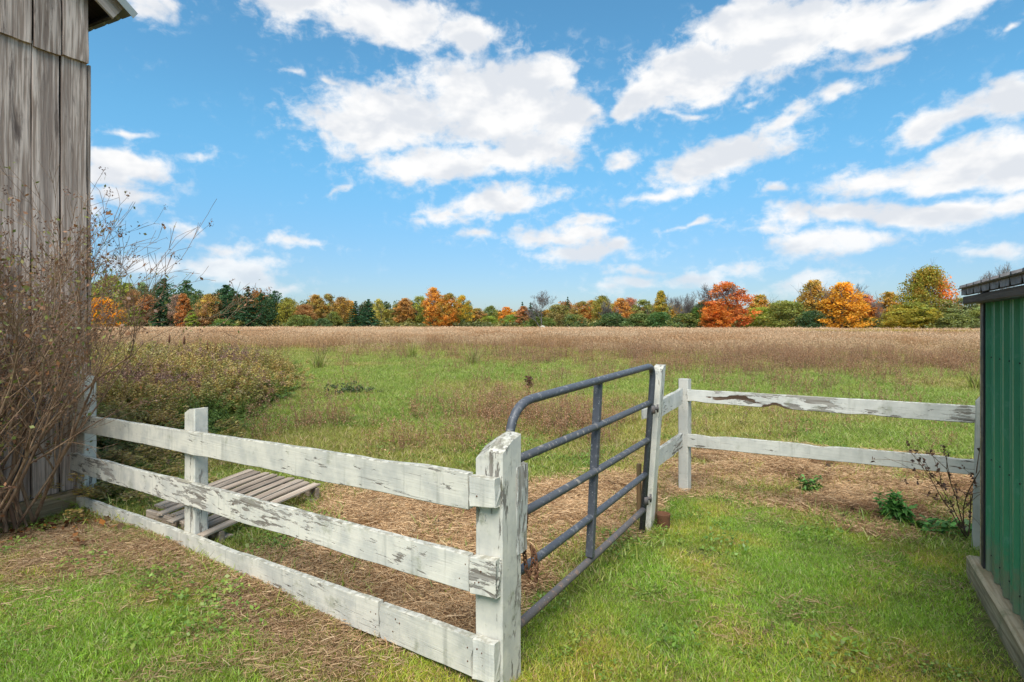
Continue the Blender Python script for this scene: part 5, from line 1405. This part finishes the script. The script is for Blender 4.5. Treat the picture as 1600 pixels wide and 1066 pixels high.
# ------------------------------------------------------------------ single plants and small things
def plant(name, mesh_parts, loc, label, cat, group=None, rz=0.0):
    o = empty(name, loc, rz); tag(o, label, cat, group)
    for pn, me, mt in mesh_parts:
        c = bpy.data.objects.new(pn, me); COL.objects.link(c); me.materials.append(mt); c.parent = o
    return o
def on_ground(px, py):
    p = G(px, py); p.z = float(ground_z(p.x, p.y)); return p
# the bare shrub against the barn: arching twiggy stems, a few leaves and dry seed heads
def build_shrub():
    rs = random.Random(42); mb = MB(); tips = []; mids = []
    base = Vector((-4.30, 4.66, -.10)); root = empty('bare_shrub', base)
    tag(root, 'large twiggy half-bare shrub growing against the barn wall at the left', 'shrub')
    def stem(p, d, L, r, depth, grav):
        n = 7 if depth >= 2 else 5; pts = [p.copy()]; q = p.copy(); dr_ = d.normalized()
        for i in range(n - 1):
            dr_ = (dr_ + Vector((rs.uniform(-1, 1), rs.uniform(-1, 1), rs.uniform(-1, 1))) * .13 + Vector((0, 0, grav)) * .5).normalized()
            q = q + dr_ * (L / (n - 1)); pts.append(q.copy())
        rad = [max(.0016, r * (1 - .65 * i / (n - 1))) for i in range(n)]
        mb.tube(pts, rad, 5 if depth >= 2 else 4 if depth == 1 else 3, cap=False)
        if depth == 0: tips.append((pts[-1], dr_.copy())); mids.append(pts[2])
        else:
            for k in range({3: 6, 2: 5, 1: 4}[depth]):
                i = rs.randint(1 if depth < 3 else 2, n - 1); t = (pts[i] - pts[i - 1]).normalized()
                s = Vector((rs.uniform(-1, 1), rs.uniform(-1, 1), rs.uniform(-.5, 1))); s = s - t * s.dot(t)
                stem(pts[i], (t + s.normalized() * rs.uniform(.35, .8)), L * rs.uniform(.34, .55), rad[i] * .62, depth - 1, grav * .6)
    for i in range(44):
        f = i / 16
        a = rs.uniform(-.9, .9)
        # stems fan out along the wall and lean out over the yard towards the right
        lean = rs.uniform(-.85, .25) if i % 5 else rs.uniform(.70, 1.15)
        b = base + Vector((rs.uniform(-.30, .25), rs.uniform(-.35, .25), 0))
        stem(b, Vector((lean * .75 + .12, rs.uniform(-.40, .22), 1.0 if i % 5 else 1.25)), rs.uniform(1.3, 2.05) if i % 5 else rs.uniform(1.65, 1.95), rs.uniform(.010, .018), 3, .035 if lean < .3 else .01)
    for i in range(9):                                                   # low sprawling stems
        stem(base + Vector((rs.uniform(-.4, .3), rs.uniform(-.4, .2), 0)), Vector((rs.uniform(-.6, .45), rs.uniform(-.9, -.1), rs.uniform(.25, .7))), rs.uniform(.8, 1.3), rs.uniform(.007, .012), 2, -.02)
    link('branches', mb.mesh('branches', True), M_TWIG, root, Matrix.Identity(4))
    r = np.random.default_rng(8)
    C = np.array([list(t[0]) for t in tips]); MD = np.array([list(m) for m in mids])
    heads = C[r.random(len(C)) < .20]                                    # dry seed clusters at the tips
    V, Fc, ids, r2 = leaf_cloud(heads, np.full(len(heads), .032), 14, .0085, 5, squash=1.3)
    c = np.array([(.19, .095, .055), (.13, .065, .04), (.25, .14, .08)])[r2.integers(0, 3, len(heads))][ids] * (.7 + .6 * np.repeat(r2.random(len(V) // 4), 4))[:, None]
    link('seed_heads', np_mesh('seed_heads', V, Fc, c), M_PLANT, root, Matrix.Identity(4))
    pts = MD[(r.random(len(MD)) < np.where(MD[:, 0] < -3.9, .75, .25))]
    n = len(pts); k = 3; P = np.repeat(pts, k, 0) + r.normal(size=(n * k, 3)) * .05
    d = r.normal(size=(n * k, 3)); d[:, 2] -= .5; d /= np.linalg.norm(d, axis=1)[:, None]; s = np.cross(d, r.normal(size=(n * k, 3))); s /= np.linalg.norm(s, axis=1)[:, None]
    L = .018 + .030 * r.random((n * k, 1))
    V = np.stack([P, P + d * L * .5 + s * L * .3, P + d * L, P + d * L * .5 - s * L * .3], 1).reshape(-1, 3)
    cc = np.array([(.22, .24, .05), (.30, .25, .07), (.15, .19, .04), (.34, .15, .06), (.25, .13, .06), (.21, .105, .06)])[r.integers(0, 6, n * k)]
    link('leaves', np_mesh('leaves', V, np.arange(len(V)).reshape(-1, 4), np.repeat(cc, 4, 0)), M_PLANT, root, Matrix.Identity(4))
    # dark hose-like vine bending down through the twigs
    vine = MB(); pp = [W(-20, 598, 4.45), W(15, 601, 4.45), W(38, 604, 4.45), W(50, 615, 4.45), W(57, 640, 4.44), W(58, 655, 4.44), W(52, 668, 4.44), W(46, 680, 4.45), W(30, 730, 4.5), W(10, 775, 4.55)]
    vine.tube(pp, .0065, 7); o = link('black_cable', vine.mesh('black_cable', True), M_BLACK); tag(o, 'black cable curving down among the twigs of the bare shrub', 'cable')
build_shrub()

def rush(seed, n, h, cols, w=.016, rad=.10, lean=.32):
    V, Fc, c = blades(n, rad, h, w, cols, seed, lean, .5, segs=3); return np_mesh('leaves', V, Fc, c)
RUSH = [(.28, .33, .05), (.34, .36, .07), (.22, .28, .05), (.38, .32, .11)]
for px, py, hpx, lab, sd in ((497, 577, 38, 'yellow-green upright weed clump left in the pasture, with brown stalks', 1), (644, 561, 30, 'small bright green upright clump in mid pasture', 2), (739, 570, 36, 'spreading yellow-green clump right of mid pasture', 3), (1524, 610, 36, 'yellow-green clump beside the shed corner post', 4)):
    p = on_ground(px, py); h = hpx * p.y / F
    plant('weed_clump', [('leaves', rush(sd, 90, (h * .45, h * 1.05), RUSH, .022, h * .22, .3), M_PLANT), ('stalks', np_mesh('stalks', *leafy(9, h * .25, (h * .5, h * 1.0), .05, 14, [(.19, .12, .06), (.24, .17, .07)], (.17, .11, .06), 20 + sd, None, None, 0, .3, .012)), M_PLANT)], p, lab, 'weed clump', 'upright weed clumps in the pasture')
# low dark juniper-like tussock
p = on_ground(548, 616); V, Fc, ids, r_ = leaf_cloud(np.random.default_rng(2).normal(size=(40, 3)) * np.array([.26, .16, .06]) + np.array([0, 0, .10]), np.full(40, .09), 30, .020, 4)
plant('green_tussock', [('leaves', np_mesh('leaves', V, Fc, np.repeat(np.array([(.085, .12, .045)]), len(V), 0) * (.6 + .8 * np.repeat(r_.random(len(Fc)), 4))[:, None]), M_PLANT)], p, 'low dark green tussock in the open pasture', 'tussock')
# dark dock spike behind the gate
p = on_ground(826, 640)
plant('dock_spike', [('seed_spike', np_mesh('seed_spike', *leafy(3, .03, (.45, .55), .05, 10, [(.14, .06, .035)], (.13, .06, .035), 31, .11, [(.15, .06, .035), (.10, .045, .03)], 90, .08, .01)), M_PLANT)], p, 'dark red-brown dock seed spike standing behind the gate top bar', 'weed')
for px, py, lab, sd in ((868, 668, 'thin brown weed stalk seen through the gate', 5), (1160, 668, 'sparse reddish weed behind the right fence rails', 6), (1320, 640, 'tall rusty weed behind the right fence top rail', 7), (1290, 612, 'yellowish stalk cluster behind the right fence', 8)):
    p = on_ground(px, py)
    plant('dry_weed', [('stalks', np_mesh('stalks', *leafy(5, .09, (.25, .55), .04, 16, [(.20, .12, .07), (.25, .17, .08)], (.17, .10, .06), 40 + sd, .06, [(.20, .11, .07)], 18, .25, .006)), M_PLANT)], p, lab, 'weed', 'dry weeds in the pasture')
# leafy green plants by the right fence
NET = [(.11, .27, .05), (.14, .33, .06), (.085, .22, .04)]
p = on_ground(1405, 818)
plant('nettle_plant', [('leaves', np_mesh('leaves', *leafy(13, .085, (.13, .26), .085, 34, NET, (.05, .10, .03), 61, None, None, 0, .25, .006)), M_PLANT)], p, 'bushy dark green leafy plant at the lawn edge near the shed', 'plant')
p = on_ground(1265, 770)
plant('nettle_plant', [('leaves', np_mesh('leaves', *leafy(6, .05, (.09, .20), .07, 22, NET + [(.12, .15, .05)], (.06, .10, .03), 62, None, None, 0, .35, .005)), M_PLANT)], p, 'small green thistle-like plant in the hay beyond the lawn', 'plant')
p = on_ground(1478, 832)
V, Fc, c = broadleaf(170, .22, .06, NET + [(.08, .16, .03)], 63, .09); V = V * np.array([1.0, .6, 1.0])
plant('creeping_plant', [('leaves', np_mesh('leaves', V, Fc, c), M_PLANT)], p, 'low creeping green leaves between the nettle and the shed', 'plant')
p = on_ground(1019, 826)
plant('grass_tuft', [('leaves', rush(64, 60, (.05, .17), [(.07, .15, .025), (.10, .18, .03)], .006, .06, .5), M_PLANT)], p, 'long dark grass tuft at the foot of the hinge post', 'grass tuft')
p = on_ground(330, 1010)
# dried sapling with brown leaves hanging over the right fence rail
def build_dried():
    rs = random.Random(9); mb = MB(); tips = []
    b = G(1512, 845); root = empty('dried_weed', b); tag(root, 'dried weed with dark brown curled leaves arching over the lower rail by the shed', 'weed')
    def st(p, d, L, r, depth):
        pts = [p.copy()]; q = p.copy(); dd = d.normalized()
        for i in range(6):
            dd = (dd + Vector((rs.uniform(-1, 1), rs.uniform(-1, 1), rs.uniform(-1, 1))) * .12 + Vector((0, 0, -.05))).normalized(); q = q + dd * L / 6; pts.append(q.copy())
            if depth < 2 or i > 2: tips.append(q.copy())
        mb.tube(pts, [r * (1 - .1 * i) for i in range(7)], 4, cap=False)
        if depth:
            for k in range(4): i = rs.randint(2, 6); st(pts[i], dd + Vector((rs.uniform(-1, .5), rs.uniform(-.6, .4), rs.uniform(-.4, .6))), L * .45, r * .55, depth - 1)
    for e in (W(1470, 690, 3.98), W(1445, 715, 4.0), W(1500, 680, 3.95), W(1495, 760, 3.95), W(1430, 735, 4.0)): st(b, (e - b) + Vector((0, 0, .12)), (e - b).length * 1.05, .005, 1)
    link('stems', mb.mesh('stems', True), M_TWIG, root, Matrix.Identity(4))
    C = np.array([list(t) for t in tips if rs.random() < .42]); V, Fc, ids, r2 = leaf_cloud(C, np.full(len(C), .016), 6, .012, 15, squash=1.4)
    link('dead_leaves', np_mesh('dead_leaves', V, Fc, np.array([(.15, .07, .045), (.20, .11, .07), (.11, .06, .045)])[r2.integers(0, 3, len(C))][ids]), M_PLANT, root, Matrix.Identity(4))
build_dried()
# cattail-like dark heads over the thicket
for i, (px, py, d) in enumerate(((324, 537, 13.0), (337, 540, 13.0), (288, 528, 14.0), (265, 526, 14.0), (149, 518, 12.0))):
    b = W(px, py, d); m = MB(); lean = (-.05, .06, .02, .04, .05)[i]
    b0 = Vector((b.x - lean * 2, b.y, 0)); t = (b - b0).normalized(); hd = b - t * .16
    m.tube([b0, b0.lerp(hd, .5) + Vector((.02, 0, 0)), hd], [.008, .007, .006], 5); o = empty('seed_stalk', b0)
    tag(o, ('right-hand dark seed head of the pair above the thicket', 'left-hand dark seed head of the pair above the thicket', 'single dark seed head above the middle of the thicket', 'reddish seed head left of the middle of the thicket', 'leaning seed stalk next to the barn corner')[(1, 0, 2, 3, 4)[i]], 'seed stalk', 'seed stalks above the thicket')
    link('stem', m.mesh('stem', True), M_TWIG, o, Matrix.Identity(4))
    h = MB(); h.tube([hd, hd + t * .04, hd + t * .14, hd + t * .22], [.008, .026, .024, .004], 7); link('seed_head', h.mesh('seed_head', True), M_RUST, o, Matrix.Identity(4))
# orange maple leaf on the ground by the shrub, and the pale block far out in the field
p = on_ground(243, 714); p = Vector((-3.55, 5.02, .06))
def maple_leaf():
    outl = [(0, -.5), (.12, -.18), (.42, -.30), (.34, -.06), (.55, .12), (.28, .16), (.20, .26), (.12, .20), (0, .56), (-.12, .20), (-.20, .26), (-.28, .16), (-.55, .12), (-.34, -.06), (-.42, -.30), (-.12, -.18)]
    vs = [(x, y, .12 * (x * x + y * y) + .03 * math.sin(9 * x)) for x, y in outl] + [(0, 0, -.02)]
    n = len(outl); me = bpy.data.meshes.new('maple_leaf'); me.from_pydata(vs, [], [(i, (i + 1) % n, n) for i in range(n)])
    set_col(me, np.repeat(np.array([(.48, .16, .03)]), n + 1, 0)); me.update(); return me
lm = maple_leaf()
for px, py, s, lab in ((117, 790, .10, 'large bright orange maple leaf on the ground by the fence end'), (158, 812, .085, 'dull orange maple leaf below the brighter one'), (82, 774, .075, 'brown-orange leaf caught under the shrub twigs')):
    q = G(px, py); q.z = float(ground_z(q.x, q.y)) + .03
    o = link('maple_leaf', lm, M_PLANT); o.location = q; o.scale = (s, s, s); o.rotation_euler = (random.uniform(-.5, .3), random.uniform(-.4, .4), random.uniform(0, 6)); tag(o, lab, 'leaf', 'orange leaves on the ground')
m = MB(); n = 10
vs = []; 
for k, (z, rr_) in enumerate([(0, .42), (.3, .5), (.65, .46), (.85, .30), (.95, .05)]):
    for j in range(n): a = 6.283 * j / n; vs.append((rr_ * math.cos(a) * (1 + .12 * math.sin(2 * a + k)), rr_ * math.sin(a), z))
m.add(vs, [(i * n + j, i * n + (j + 1) % n, (i + 1) * n + (j + 1) % n, (i + 1) * n + j) for i in range(4) for j in range(n)] + [tuple(range(n))[::-1], tuple(40 + j for j in range(n))])
o = link('field_boulder', m.mesh('field_boulder', True), M_POST); o.location = ((848 - 800) / F * 100, 100, .25); tag(o, 'small pale boulder at the far field edge below the leafless tree', 'boulder')
